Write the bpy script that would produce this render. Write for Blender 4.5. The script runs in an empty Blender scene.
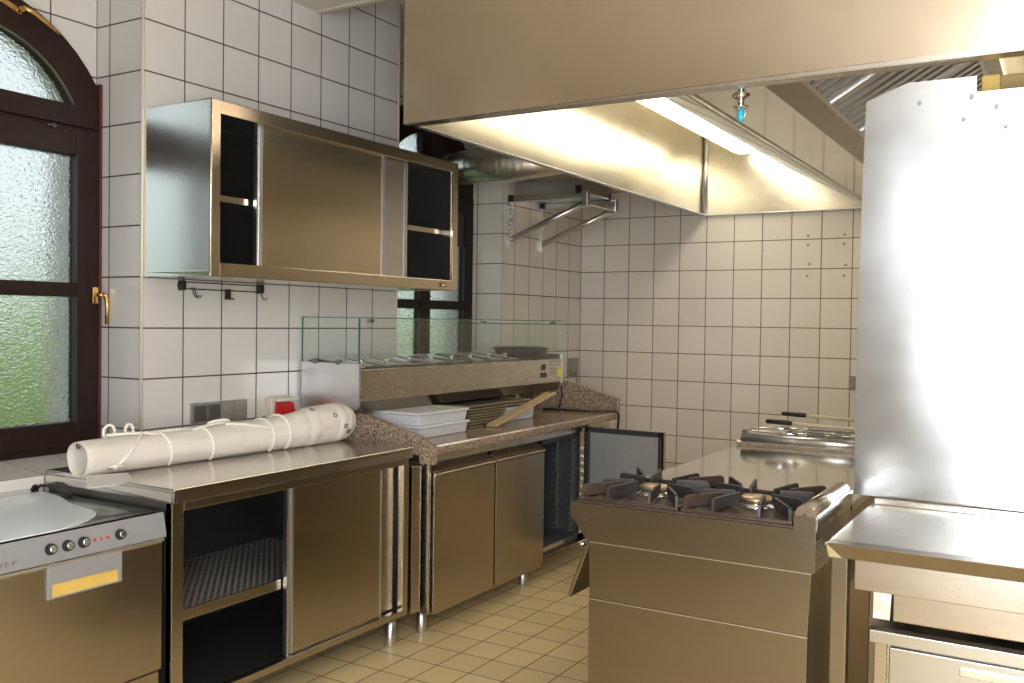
import bpy, bmesh, math, random
from mathutils import Vector, Matrix
random.seed(7)
SC = bpy.context.scene
COL = SC.collection
PI = math.pi

# ------------------------------------------------------------------ materials
MATS = {}
def newmat(name):
    m = bpy.data.materials.new(name); m.use_nodes = True
    nt = m.node_tree; nt.nodes.clear()
    out = nt.nodes.new('ShaderNodeOutputMaterial')
    MATS[name] = m
    return m, nt, out
class NT:
    """small helper for building node trees"""
    def __init__(s, nt): s.nt = nt
    def n(s, t, **kw):
        nd = s.nt.nodes.new(t)
        for k, v in kw.items():
            if k in nd.inputs: 
                s.set(nd, k, v)
            else: setattr(nd, k, v)
        return nd
    def set(s, nd, k, v):
        if isinstance(v, bpy.types.NodeSocket): s.nt.links.new(v, nd.inputs[k])
        else: nd.inputs[k].default_value = v
    def math(s, op, a, b=None, c=None):
        nd = s.nt.nodes.new('ShaderNodeMath'); nd.operation = op
        for i, v in enumerate((a, b, c)):
            if v is not None: s.set(nd, i, v)
        return nd.outputs[0]
    def mix(s, f, a, b):
        nd = s.nt.nodes.new('ShaderNodeMix'); nd.data_type = 'RGBA'
        s.set(nd, 0, f); s.set(nd, 6, a); s.set(nd, 7, b)
        return nd.outputs[2]
    def link(s, a, b): s.nt.links.new(a, b)
def rgb(c): return (c[0], c[1], c[2], 1)

def plain(name, col, rough=.5, metal=0., noise=0., nscale=30., bump=0., spec=.5, coat=0.):
    m, nt, out = newmat(name); k = NT(nt)
    p = k.n('ShaderNodeBsdfPrincipled', Roughness=rough, Metallic=metal)
    p.inputs['Base Color'].default_value = rgb(col)
    p.inputs['Specular IOR Level'].default_value = spec
    p.inputs['Coat Weight'].default_value = coat
    if noise or bump:
        tc = k.n('ShaderNodeTexCoord')
        nz = k.n('ShaderNodeTexNoise', Scale=nscale, Detail=4.)
        k.link(tc.outputs['Object'], nz.inputs['Vector'])
        if noise:
            a = rgb([max(0, c*(1-noise)) for c in col]); b = rgb([min(1, c*(1+noise)) for c in col])
            k.link(k.mix(nz.outputs[0], a, b), p.inputs['Base Color'])
        if bump:
            bp = k.n('ShaderNodeBump', Strength=bump, Distance=.01)
            k.link(nz.outputs[0], bp.inputs['Height']); k.link(bp.outputs[0], p.inputs['Normal'])
    k.link(p.outputs[0], out.inputs[0])
    return m

def steel(name, col=(.60, .56, .50), rough=.27, stretch=(1, 1, 6), var=.02, dent=0., dscale=1.3):
    """brushed stainless steel: fine streaks and wiped patches vary the gloss, a faint large wave bends the reflections"""
    m, nt, out = newmat(name); k = NT(nt)
    p = k.n('ShaderNodeBsdfPrincipled', Metallic=1.)
    tc = k.n('ShaderNodeTexCoord')
    mp = k.n('ShaderNodeMapping', Scale=stretch); k.link(tc.outputs['Object'], mp.inputs[0])
    nz = k.n('ShaderNodeTexNoise', Scale=9., Detail=3.); k.link(mp.outputs[0], nz.inputs['Vector'])
    n3 = k.n('ShaderNodeTexNoise', Scale=3.2, Detail=2., Distortion=.4); k.link(tc.outputs['Object'], n3.inputs['Vector'])
    r = k.math('MULTIPLY_ADD', nz.outputs[0], var*2, rough-var)
    k.link(k.math('MAXIMUM', r, .04), p.inputs['Roughness'])
    f = k.math('ADD', k.math('MULTIPLY', nz.outputs[0], .5), k.math('MULTIPLY', n3.outputs[0], .5))
    c = k.mix(f, rgb([x*.90 for x in col]), rgb([min(1, x*1.10) for x in col]))
    k.link(c, p.inputs['Base Color'])
    n2 = k.n('ShaderNodeTexNoise', Scale=dscale, Detail=1.); k.link(tc.outputs['Object'], n2.inputs['Vector'])
    b2 = k.n('ShaderNodeBump', Strength=.15+dent, Distance=.02); k.link(n2.outputs[0], b2.inputs['Height'])
    k.link(b2.outputs[0], p.inputs['Normal'])
    k.link(p.outputs[0], out.inputs[0])
    return m

def tiles(name, origin, size, grout_w, col, col2, grout, rough=.22, wall=True, rotz=0., wobble=.12):
    """square ceramic tiles laid in the wall's own plane; the grout is a groove"""
    m, nt, out = newmat(name); k = NT(nt)
    g = k.n('ShaderNodeNewGeometry')
    pos = g.outputs['Position']
    if rotz:
        vr = k.n('ShaderNodeVectorRotate', rotation_type='Z_AXIS', Angle=rotz)
        k.link(pos, vr.inputs['Vector']); pos = vr.outputs[0]
    sp = k.n('ShaderNodeSeparateXYZ'); k.link(pos, sp.inputs[0])
    sn = k.n('ShaderNodeSeparateXYZ'); k.link(g.outputs['True Normal'], sn.inputs[0])
    X, Y, Z = sp.outputs
    if wall:
        isx = k.math('GREATER_THAN', k.math('ABSOLUTE', sn.outputs[0]), .6)
        u = k.math('ADD', k.math('MULTIPLY', isx, k.math('ADD', Y, -origin[1])),
                   k.math('MULTIPLY', k.math('SUBTRACT', 1., isx), k.math('ADD', X, -origin[0])))
        v = k.math('ADD', Z, -origin[2])
    else:
        u = k.math('ADD', X, -origin[0]); v = k.math('ADD', Y, -origin[1])
    us = k.math('DIVIDE', u, size[0]); vs = k.math('DIVIDE', v, size[1])
    def edge(t, s):
        f = k.math('FRACT', t)
        d = k.math('MINIMUM', f, k.math('SUBTRACT', 1., f))
        return k.math('MULTIPLY', d, s)
    d = k.math('MINIMUM', edge(us, size[0]), edge(vs, size[1]))
    mr = k.n('ShaderNodeMapRange'); k.link(d, mr.inputs[0])
    mr.inputs[1].default_value = grout_w*.5; mr.inputs[2].default_value = grout_w*.5+.0012
    cell = k.n('ShaderNodeCombineXYZ'); k.link(k.math('FLOOR', us), cell.inputs[0]); k.link(k.math('FLOOR', vs), cell.inputs[1])
    wn = k.n('ShaderNodeTexWhiteNoise'); k.link(cell.outputs[0], wn.inputs['Vector'])
    nz = k.n('ShaderNodeTexNoise', Scale=7., Detail=5.); k.link(g.outputs['Position'], nz.inputs['Vector'])
    f = k.math('ADD', k.math('MULTIPLY', wn.outputs[0], .55), k.math('MULTIPLY', nz.outputs[0], .45))
    base = k.mix(f, rgb(col), rgb(col2))
    full = k.mix(mr.outputs[0], rgb(grout), base)
    p = k.n('ShaderNodeBsdfPrincipled'); k.link(full, p.inputs['Base Color'])
    k.link(k.math('MULTIPLY_ADD', mr.outputs[0], rough-.8, .8), p.inputs['Roughness'])
    b = k.n('ShaderNodeBump', Strength=.5, Distance=.002); k.link(mr.outputs[0], b.inputs['Height'])
    nw = k.n('ShaderNodeTexNoise', Scale=9., Detail=1.); k.link(g.outputs['Position'], nw.inputs['Vector'])
    b2 = k.n('ShaderNodeBump', Strength=wobble, Distance=.01); k.link(nw.outputs[0], b2.inputs['Height'])
    k.link(b.outputs[0], b2.inputs['Normal']); k.link(b2.outputs[0], p.inputs['Normal'])
    k.link(p.outputs[0], out.inputs[0])
    return m

def emit(name, col, s):
    m, nt, out = newmat(name); k = NT(nt)
    e = k.n('ShaderNodeEmission', Strength=s); e.inputs[0].default_value = rgb(col)
    k.link(e.outputs[0], out.inputs[0]); return m

def clear_glass(name, tint, refl=.10):
    m, nt, out = newmat(name); k = NT(nt)
    t = k.n('ShaderNodeBsdfTransparent'); t.inputs[0].default_value = rgb(tint)
    gl = k.n('ShaderNodeBsdfGlossy', Roughness=.03); gl.inputs[0].default_value = (1, 1, 1, 1)
    lw = k.n('ShaderNodeLayerWeight', Blend=.25)
    f = k.math('MULTIPLY_ADD', lw.outputs['Fresnel'], .13, refl*.2)
    mx = k.n('ShaderNodeMixShader'); k.link(f, mx.inputs[0]); k.link(t.outputs[0], mx.inputs[1]); k.link(gl.outputs[0], mx.inputs[2])
    k.link(mx.outputs[0], out.inputs[0]); return m

def frosted_glass(name):
    """cast cathedral glass with a ripple"""
    m, nt, out = newmat(name); k = NT(nt)
    tc = k.n('ShaderNodeTexCoord')
    mp = k.n('ShaderNodeMapping', Scale=(1, 1.0, 1.9)); k.link(tc.outputs['Object'], mp.inputs[0])
    nz = k.n('ShaderNodeTexNoise', Scale=42., Detail=2.5, Distortion=.7); k.link(mp.outputs[0], nz.inputs['Vector'])
    bp = k.n('ShaderNodeBump', Strength=.9, Distance=.008); k.link(nz.outputs[0], bp.inputs['Height'])
    p = k.n('ShaderNodeBsdfPrincipled', Roughness=.12)
    p.inputs['Transmission Weight'].default_value = 1; p.inputs['IOR'].default_value = 1.32
    p.inputs['Base Color'].default_value = (.76, .79, .77, 1)
    k.link(bp.outputs[0], p.inputs['Normal'])
    k.link(p.outputs[0], out.inputs[0]); return m

def granite(name):
    m, nt, out = newmat(name); k = NT(nt)
    tc = k.n('ShaderNodeTexCoord')
    v1 = k.n('ShaderNodeTexVoronoi', Scale=230.); k.link(tc.outputs['Object'], v1.inputs['Vector'])
    n1 = k.n('ShaderNodeTexNoise', Scale=70., Detail=6.); k.link(tc.outputs['Object'], n1.inputs['Vector'])
    sp = k.n('ShaderNodeSeparateColor'); k.link(v1.outputs['Color'], sp.inputs[0])
    f = k.math('ADD', k.math('MULTIPLY', sp.outputs[0], .6), k.math('MULTIPLY', n1.outputs[0], .5))
    cr = k.n('ShaderNodeValToRGB'); k.link(f, cr.inputs[0])
    e = cr.color_ramp.elements
    e[0].position = .18; e[0].color = (.055, .04, .03, 1)
    e[1].position = .95; e[1].color = (.58, .48, .37, 1)
    for ps, c in ((.36, (.16, .105, .075, 1)), (.54, (.28, .20, .145, 1)), (.75, (.42, .32, .24, 1))):
        q = e.new(ps); q.color = c
    p = k.n('ShaderNodeBsdfPrincipled', Roughness=.16); k.link(cr.outputs[0], p.inputs['Base Color'])
    k.link(p.outputs[0], out.inputs[0]); return m

steel('steel')
steel('steel_vertical', stretch=(6, 6, 1))
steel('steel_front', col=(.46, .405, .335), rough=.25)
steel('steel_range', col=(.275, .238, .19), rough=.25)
steel('steel_cabinet_door', col=(.68, .60, .49), rough=.24)  # golden tint puts the hood lamp's warm reflection into the colour
steel('steel_hood', col=(.62, .52, .40), rough=.25, stretch=(1, 5, 1), dent=.1)
steel('steel_hood_inside', col=(.66, .62, .53), rough=.24, stretch=(1, 1, 5), dent=.25)
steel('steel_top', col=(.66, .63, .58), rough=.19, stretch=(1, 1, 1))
steel('steel_mirror', col=(.72, .67, .58), rough=.10, stretch=(1, 1, 1), var=.02)
steel('steel_sheet', col=(.44, .45, .46), rough=.25, stretch=(1, 1, 2), dent=.12, dscale=2.2)
steel('steel_light', col=(.70, .70, .70), rough=.33, stretch=(1, 4, 1))
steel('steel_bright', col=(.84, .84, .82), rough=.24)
steel('steel_under', col=(.46, .44, .41), rough=.28)
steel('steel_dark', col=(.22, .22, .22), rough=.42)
steel('galvanised', col=(.74, .73, .68), rough=.34, stretch=(3, 3, 3), dent=.25, dscale=9.)
plain('cast_iron', (.055, .05, .05), .45, .6, noise=.4, bump=.1, nscale=60)
plain('burnt_iron', (.075, .05, .037), .5, .5, noise=.5, bump=.1, nscale=40)
plain('burner_brass', (.46, .34, .22), .35, .9, noise=.3)
plain('black_plastic', (.012, .012, .012), .4)
plain('rubber', (.028, .03, .034), .55)
plain('strip_grey', (.33, .335, .355), .4, .35)
plain('film', (.78, .87, .90), .22, 0., noise=.06, nscale=6)
plain('white_plastic', (.62, .63, .645), .35, noise=.05)
plain('fridge_lining', (.33, .34, .35), .45, .3, noise=.08)
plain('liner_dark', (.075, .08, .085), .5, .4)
plain('red_plastic', (.55, .012, .01), .35)
plain('beige_plastic', (.66, .60, .50), .45)
plain('grey_plastic', (.30, .28, .25), .4, .3, noise=.15)
plain('chrome', (.8, .8, .8), .12, 1.)
plain('gold_handle', (.72, .45, .17), .25, 1.)
plain('yellow_pocket', (.62, .42, .10), .5, noise=.2, nscale=20)
plain('wood_dark', (.018, .008, .006), .5, spec=.25, noise=.45, nscale=18, bump=.03)
plain('wood_red', (.085, .018, .018), .4, noise=.3)
plain('board_dark', (.030, .018, .016), .5, noise=.4, nscale=12)
plain('canvas', (.72, .675, .615), .55, noise=.05, nscale=14, bump=.12)
plain('canvas_inside', (.66, .63, .60), .6, noise=.05)
plain('rope', (.86, .82, .74), .7, noise=.12, nscale=120, bump=.3)
plain('eyelet', (.22, .15, .09), .35, 1.)
plain('ceiling_paint', (.62, .60, .56), .8, noise=.03)
plain('rear_paint', (.50, .43, .34), .8, noise=.05)
plain('plaster', (.60, .54, .45), .8, noise=.04)
plain('tray_dark', (.055, .05, .043), .42, .3, noise=.3)
plain('tray_edge', (.22, .18, .12), .4, .4)
plain('board_tan', (.44, .32, .18), .55, noise=.2, nscale=25)
plain('pan_black', (.022, .016, .013), .35, .3, noise=.3)
plain('tan_paint', (.34, .22, .08), .55, noise=.2, nscale=6)
plain('yellow_tag', (.62, .62, .05), .5)
plain('label_dark', (.05, .04, .035), .5)
plain('blue_bulb', (.02, .42, .55), .15)
plain('red_lamp', (.55, .02, .04), .3)
plain('lawn', (.27, .35, .17), .9, noise=.5, nscale=3)
plain('hedge', (.23, .31, .13), .9, noise=.6, nscale=7, bump=.6)
plain('cream_plastic', (.70, .62, .40), .4)
plain('perforated', (.045, .045, .045), .4, .7)
granite('granite')
clear_glass('clear_glass', (.955, .985, .97), .06)
plain('glass_edge', (.03, .12, .10), .1)
frosted_glass('frosted_glass')
emit('lamp_tube', (1., .90, .70), 9.5)
emit('room_tube', (1., .965, .92), 50.)
ROW = 2.562
tiles('tile_left', (0, 0, ROW), (.2, .2), .0048, (.60, .582, .572), (.665, .643, .632), (.085, .06, .05), wobble=.1)
tiles('tile_back', (-.145, 4.076, 2.191), (.2, .2), .0048, (.68, .63, .56), (.77, .715, .635), (.15, .115, .085), wobble=.1)
tiles('tile_sill', (0, -.4, 0), (.3, .2), .004, (.68, .65, .61), (.74, .71, .66), (.25, .2, .17), wall=False)
tiles('floor_tile', (.914, .895), (.157, .172), .0042, (.60, .46, .235), (.76, .59, .32), (.12, .085, .05), rough=.38, wall=False, wobble=.06)

# hammered/patterned interior shelf
def perf_mat():
    m, nt, out = newmat('perforated_shelf'); k = NT(nt)
    tc = k.n('ShaderNodeTexCoord')
    mp = k.n('ShaderNodeMapping', Scale=(46, 46, 46)); mp.inputs['Rotation'].default_value = (0, 0, PI/4)
    k.link(tc.outputs['Object'], mp.inputs[0])
    ck = k.n('ShaderNodeTexVoronoi', voronoi_dimensions='2D', Scale=1.); ck.inputs['Randomness'].default_value = 0.
    k.link(mp.outputs[0], ck.inputs['Vector'])
    f = k.math('GREATER_THAN', ck.outputs['Distance'], .33)
    p = k.n('ShaderNodeBsdfPrincipled', Roughness=.45, Metallic=.2)
    k.link(k.mix(f, (.004, .004, .004, 1), (.30, .28, .25, 1)), p.inputs['Base Color'])
    k.link(p.outputs[0], out.inputs[0])
perf_mat()

# ------------------------------------------------------------------ geometry helpers
class MB:
    """collects shapes in room coordinates; build() links them as ONE mesh object"""
    def __init__(s): s.bm = bmesh.new()
    def _mark(s, faces, smooth):
        for f in faces: f.smooth = smooth
    def box(s, x0, x1, y0, y1, z0, z1, M=None):
        x0, x1 = sorted((x0, x1)); y0, y1 = sorted((y0, y1)); z0, z1 = sorted((z0, z1))
        v = [s.bm.verts.new(c) for c in ((x0,y0,z0),(x1,y0,z0),(x1,y1,z0),(x0,y1,z0),(x0,y0,z1),(x1,y0,z1),(x1,y1,z1),(x0,y1,z1))]
        for q in ((0,3,2,1),(4,5,6,7),(0,1,5,4),(1,2,6,5),(2,3,7,6),(3,0,4,7)): s.bm.faces.new([v[i] for i in q])
        if M: bmesh.ops.transform(s.bm, matrix=M, verts=v)
        return s
    def prism(s, pts, axis, a, b):
        """pts 2-D outline; axis 'x': (y,z), 'y': (x,z), 'z': (x,y)"""
        def P(p, t): return {'x': (t, p[0], p[1]), 'y': (p[0], t, p[1]), 'z': (p[0], p[1], t)}[axis]
        A = [s.bm.verts.new(P(p, a)) for p in pts]; B = [s.bm.verts.new(P(p, b)) for p in pts]
        n = len(pts)
        fs = [s.bm.faces.new(A), s.bm.faces.new(B[::-1])]
        for i in range(n): fs.append(s.bm.faces.new((A[i], B[i], B[(i+1) % n], A[(i+1) % n])))
        bmesh.ops.recalc_face_normals(s.bm, faces=fs)
        return s
    def loft(s, rings, cap0=True, cap1=True, smooth=True, closed=True):
        R = [[s.bm.verts.new(p) for p in r] for r in rings]; fs = []
        n = len(R[0])
        for a, b in zip(R, R[1:]):
            for i in range(n if closed else n-1):
                f = s.bm.faces.new((a[i], a[(i+1) % n], b[(i+1) % n], b[i])); f.smooth = smooth; fs.append(f)
        if closed and cap0: fs.append(s.bm.faces.new(R[0][::-1]))
        if closed and cap1: fs.append(s.bm.faces.new(R[-1]))
        bmesh.ops.recalc_face_normals(s.bm, faces=fs)
        return s
    def cyl(s, p0, p1, r, r1=None, seg=20, cap=True):
        p0, p1 = Vector(p0), Vector(p1); d = (p1-p0).normalized()
        a = d.orthogonal().normalized(); b = d.cross(a)
        r1 = r if r1 is None else r1
        return s.loft([[p + (a*math.cos(t)+b*math.sin(t))*q for t in [2*PI*i/seg for i in range(seg)]] for p, q in ((p0, r), (p1, r1))], cap, cap)
    def lathe(s, base, axis, prof, seg=24):
        """prof: (radius, height along axis)"""
        base = Vector(base); d = Vector(axis).normalized(); a = d.orthogonal().normalized(); b = d.cross(a)
        return s.loft([[base + d*h + (a*math.cos(t)+b*math.sin(t))*max(r, 1e-4) for t in [2*PI*i/seg for i in range(seg)]] for r, h in prof])
    def tube(s, path, r, seg=8, closed=False):
        path = [Vector(p) for p in path]; n = len(path); rings = []
        up = None
        for i, p in enumerate(path):
            t = (path[min(i+1, n-1)] - path[max(i-1, 0)])
            t = t.normalized() if t.length > 1e-9 else Vector((0, 0, 1))
            if up is None: up = t.orthogonal().normalized()
            up = (up - t*up.dot(t)); up = up.normalized() if up.length > 1e-6 else t.orthogonal().normalized()
            w = t.cross(up); rr = r[i] if isinstance(r, (list, tuple)) else r
            rings.append([p + (up*math.cos(a)+w*math.sin(a))*rr for a in [2*PI*j/seg for j in range(seg)]])
        return s.loft(rings)
    def ball(s, c, r, sz=(1, 1, 1), seg=16):
        g = bmesh.ops.create_uvsphere(s.bm, u_segments=seg, v_segments=max(6, seg//2), radius=r)
        bmesh.ops.transform(s.bm, matrix=Matrix.Translation(c) @ Matrix.Diagonal((*sz, 1)), verts=g['verts'])
        for v in g['verts']:
            for f in v.link_faces: f.smooth = True
        return s
    def torus(s, c, axis, R, r, seg=24, sub=8):
        c = Vector(c); d = Vector(axis).normalized(); a = d.orthogonal().normalized(); b = d.cross(a)
        rings = []
        for i in range(seg+1):
            t = 2*PI*i/seg; e = a*math.cos(t)+b*math.sin(t)
            rings.append([c + e*(R + r*math.cos(q)) + d*(r*math.sin(q)) for q in [2*PI*j/sub for j in range(sub)]])
        return s.loft(rings, False, False)
    def build(s, name, mat, parent=None, bevel=0., seg=2):
        me = bpy.data.meshes.new(name); 
        off = Vector((0, 0, 0)); q = parent
        while q is not None: off += q.location; q = q.parent
        if off.length: bmesh.ops.translate(s.bm, verts=s.bm.verts, vec=-off)
        bmesh.ops.remove_doubles(s.bm, verts=s.bm.verts, dist=1e-6)
        s.bm.to_mesh(me); s.bm.free()
        me.materials.append(MATS[mat])
        o = bpy.data.objects.new(name, me); COL.objects.link(o)
        o.parent = parent
        if bevel:
            bv = o.modifiers.new('edge', 'BEVEL'); bv.width = bevel; bv.segments = seg; bv.limit_method = 'ANGLE'; bv.angle_limit = math.radians(50)
        return o
def bx(*a): return MB().box(*a)

def tag(o, label, cat, group=None):
    o['label'] = label; o['category'] = cat
    if group: o['group'] = group
    return o
def thing(name, label, cat, loc, group=None):
    o = bpy.data.objects.new(name, None); COL.objects.link(o); o.location = loc; o.empty_display_size = .05
    return tag(o, label, cat, group)
def solo(mb, name, mat, label, cat, loc=None, group=None, bevel=0.):
    """a thing that is one mesh, its origin at loc"""
    if loc is not None: bmesh.ops.translate(mb.bm, verts=mb.bm.verts, vec=-Vector(loc))
    o = mb.build(name, mat, None, bevel)
    if loc is not None: o.location = loc
    return tag(o, label, cat, group)
def struct(o):
    o['kind'] = 'structure'; return o
def dup(root, delta, label, group=None):
    r = root.copy(); COL.objects.link(r); r.location = root.location + Vector(delta); r['label'] = label
    if group: r['group'] = group
    for ch in list(root.children):
        c = ch.copy(); COL.objects.link(c); c.parent = r
        for g in list(ch.children):
            d = g.copy(); COL.objects.link(d); d.parent = c
    return r

# ------------------------------------------------------------------ camera
CAM = Vector((3.105, -2.386, 1.41))
Rm = Matrix(((.85830, .51285, .01421), (.02342, -.01149, -.99966), (-.51250, .85834, -.02187)))
cd = bpy.data.cameras.new('camera'); cam = bpy.data.objects.new('camera', cd); COL.objects.link(cam)
r0, r1, r2 = (Vector(Rm[i]).normalized() for i in range(3))
M = Matrix.Identity(4)
for i, v in enumerate((r0, -r1, -r2)):
    for j in range(3): M[j][i] = v[j]
M.translation = CAM
cam.matrix_world = M
cd.sensor_width = 36; cd.lens = 36*935.77/1024; cd.clip_start = .02
SC.camera = cam

# ------------------------------------------------------------------ room shell
YB, XF = 4.076, -.145
XR, YR = 4.55, -2.75
LOWC, HIC = 2.862, 3.085
struct(bx(-.6, XR+.1, YR-.1, YB+.2, -.12, 0).build('floor', 'floor_tile'))
c = bx(-.6, XR+.1, YR-.1, .955, LOWC, LOWC+.45).box(-.6, XR+.1, .955, YB+.2, HIC, HIC+.23)
struct(c.build('ceiling', 'ceiling_paint'))

def arch_pts(yc, zc, R, n=28): return [(yc + R*math.cos(PI - PI*i/n), zc + R*math.sin(PI*i/n)) for i in range(n+1)]
def arch_wall(mb, x0, x1, yA, yB, ztop, yc, zc, R, zb):
    """wall slab in the x0..x1 plane with an arched opening"""
    mb.box(x0, x1, yA, yc-R, 0, ztop); mb.box(x0, x1, yc+R, yB, 0, ztop); mb.box(x0, x1, yc-R, yc+R, 0, zb)
    p = arch_pts(yc, zc, R)
    for a, b in zip(p, p[1:]): mb.prism([a, b, (b[0], ztop), (a[0], ztop)], 'x', x0, x1)
W1 = dict(X=-.235, yc=-.52, zc=2.02, z0=.872, wall=-.28)
W2 = dict(X=-.370, yc=2.37, zc=2.13, z0=.872, wall=-.415)
WT = 3.3
wl = MB()
wl.box(-.6, 0, 0, 1.6, 0, WT)                                  # the pier between the windows
wl.box(-.6, 0, YR-.1, -1.15, 0, WT)
wl.box(-.28, 0, -1.15, 0, 0, .838)                             # parapet under the first window
arch_wall(wl, -.45, -.28, -1.15, 0, WT, W1['yc'], W1['zc'], .5, .80)
wl.box(-.6, -.10, 1.6, 2.916, 0, .80)
arch_wall(wl, -.60, -.415, 1.6, 2.916, WT, W2['yc'], W2['zc'], .5, .80)
struct(wl.build('wall_left', 'tile_left'))
struct(bx(-.6, XF, 2.916, YB+.2, 0, WT).build('wall_left_rear', 'tile_back'))
wb = struct(bx(XF-.2, XR+.1, YB, YB+.2, 0, WT).build('wall_back', 'tile_back'))
for x, z in [(1.565, 2.014), (1.566, 1.952), (1.578, 1.823), (1.564, 1.744), (1.802, 2.015), (1.799, 1.954), (1.813, 1.812), (1.802, 1.743)]: MB().cyl((x, YB-.0015, z), (x, YB+.002, z), .009, seg=14).build('wall_plug', 'grey_plastic', wb)
struct(bx(XR, XR+.15, YR-.1, YB+.2, 0, WT).build('wall_right', 'rear_paint'))
# sloping tiled sills
s1 = MB().prism([(-.30, .80), (-.30, .874), (.004, .842), (.004, .80)], 'y', -1.15, -.0)
struct(s1.build('trim_1', 'tile_sill', None, .003))
s2 = MB().prism([(-.44, .80), (-.44, .874), (-.09, .842), (-.09, .80)], 'y', 1.6, 2.916)
struct(s2.build('trim_2', 'tile_sill', None, .003))
# pale corner bead down the left pier
struct(MB().cyl((0, 0, .845), (0, 0, LOWC), .006, seg=10).build('trim_3', 'beige_plastic'))
struct(MB().cyl((0, 1.6, .845), (0, 1.6, HIC), .006, seg=10).build('trim_4', 'beige_plastic'))
# cove strip where the lower ceiling ends
struct(bx(0, XR, .955, .985, LOWC-.004, LOWC+.05).build('trim_5', 'plaster'))
# rear wall behind the photographer: wide glazed doorway
rw = MB()
DX0, DX1, DZ = 2.58, 4.1, 2.45
rw.box(-.6, DX0, YR-.1, YR, 0, WT).box(DX1, XR+.1, YR-.1, YR, 0, WT).box(DX0, DX1, YR-.1, YR, DZ, WT)
struct(rw.build('wall_front', 'rear_paint'))
df = MB().box(DX0, DX0+.07, YR-.09, YR-.01, 0, DZ).box(DX1-.07, DX1, YR-.09, YR-.01, 0, DZ).box(DX0, DX1, YR-.09, YR-.01, DZ-.07, DZ)
df.box(DX0+.07, DX1-.07, YR-.08, YR-.02, 0, .40)
struct(df.build('door_1', 'wood_dark', None, .004))
# outdoors
struct(bx(-14, -.62, -14, 16, -.9, -.6).build('ground', 'lawn'))
hg = MB()
for i in range(34):
    y = -4 + i*.42; 
    hg.ball((-4.2+random.uniform(-.25, .25), y, .5+random.uniform(-.1, .1)), .9, (.8, .6, 1.25+random.uniform(-.15, .2)), 12)
h = hg.build('hedge', 'hedge'); tag(h, 'green hedge outdoors seen blurred through the rippled window glass', 'hedge'); h['kind'] = 'stuff'

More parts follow.
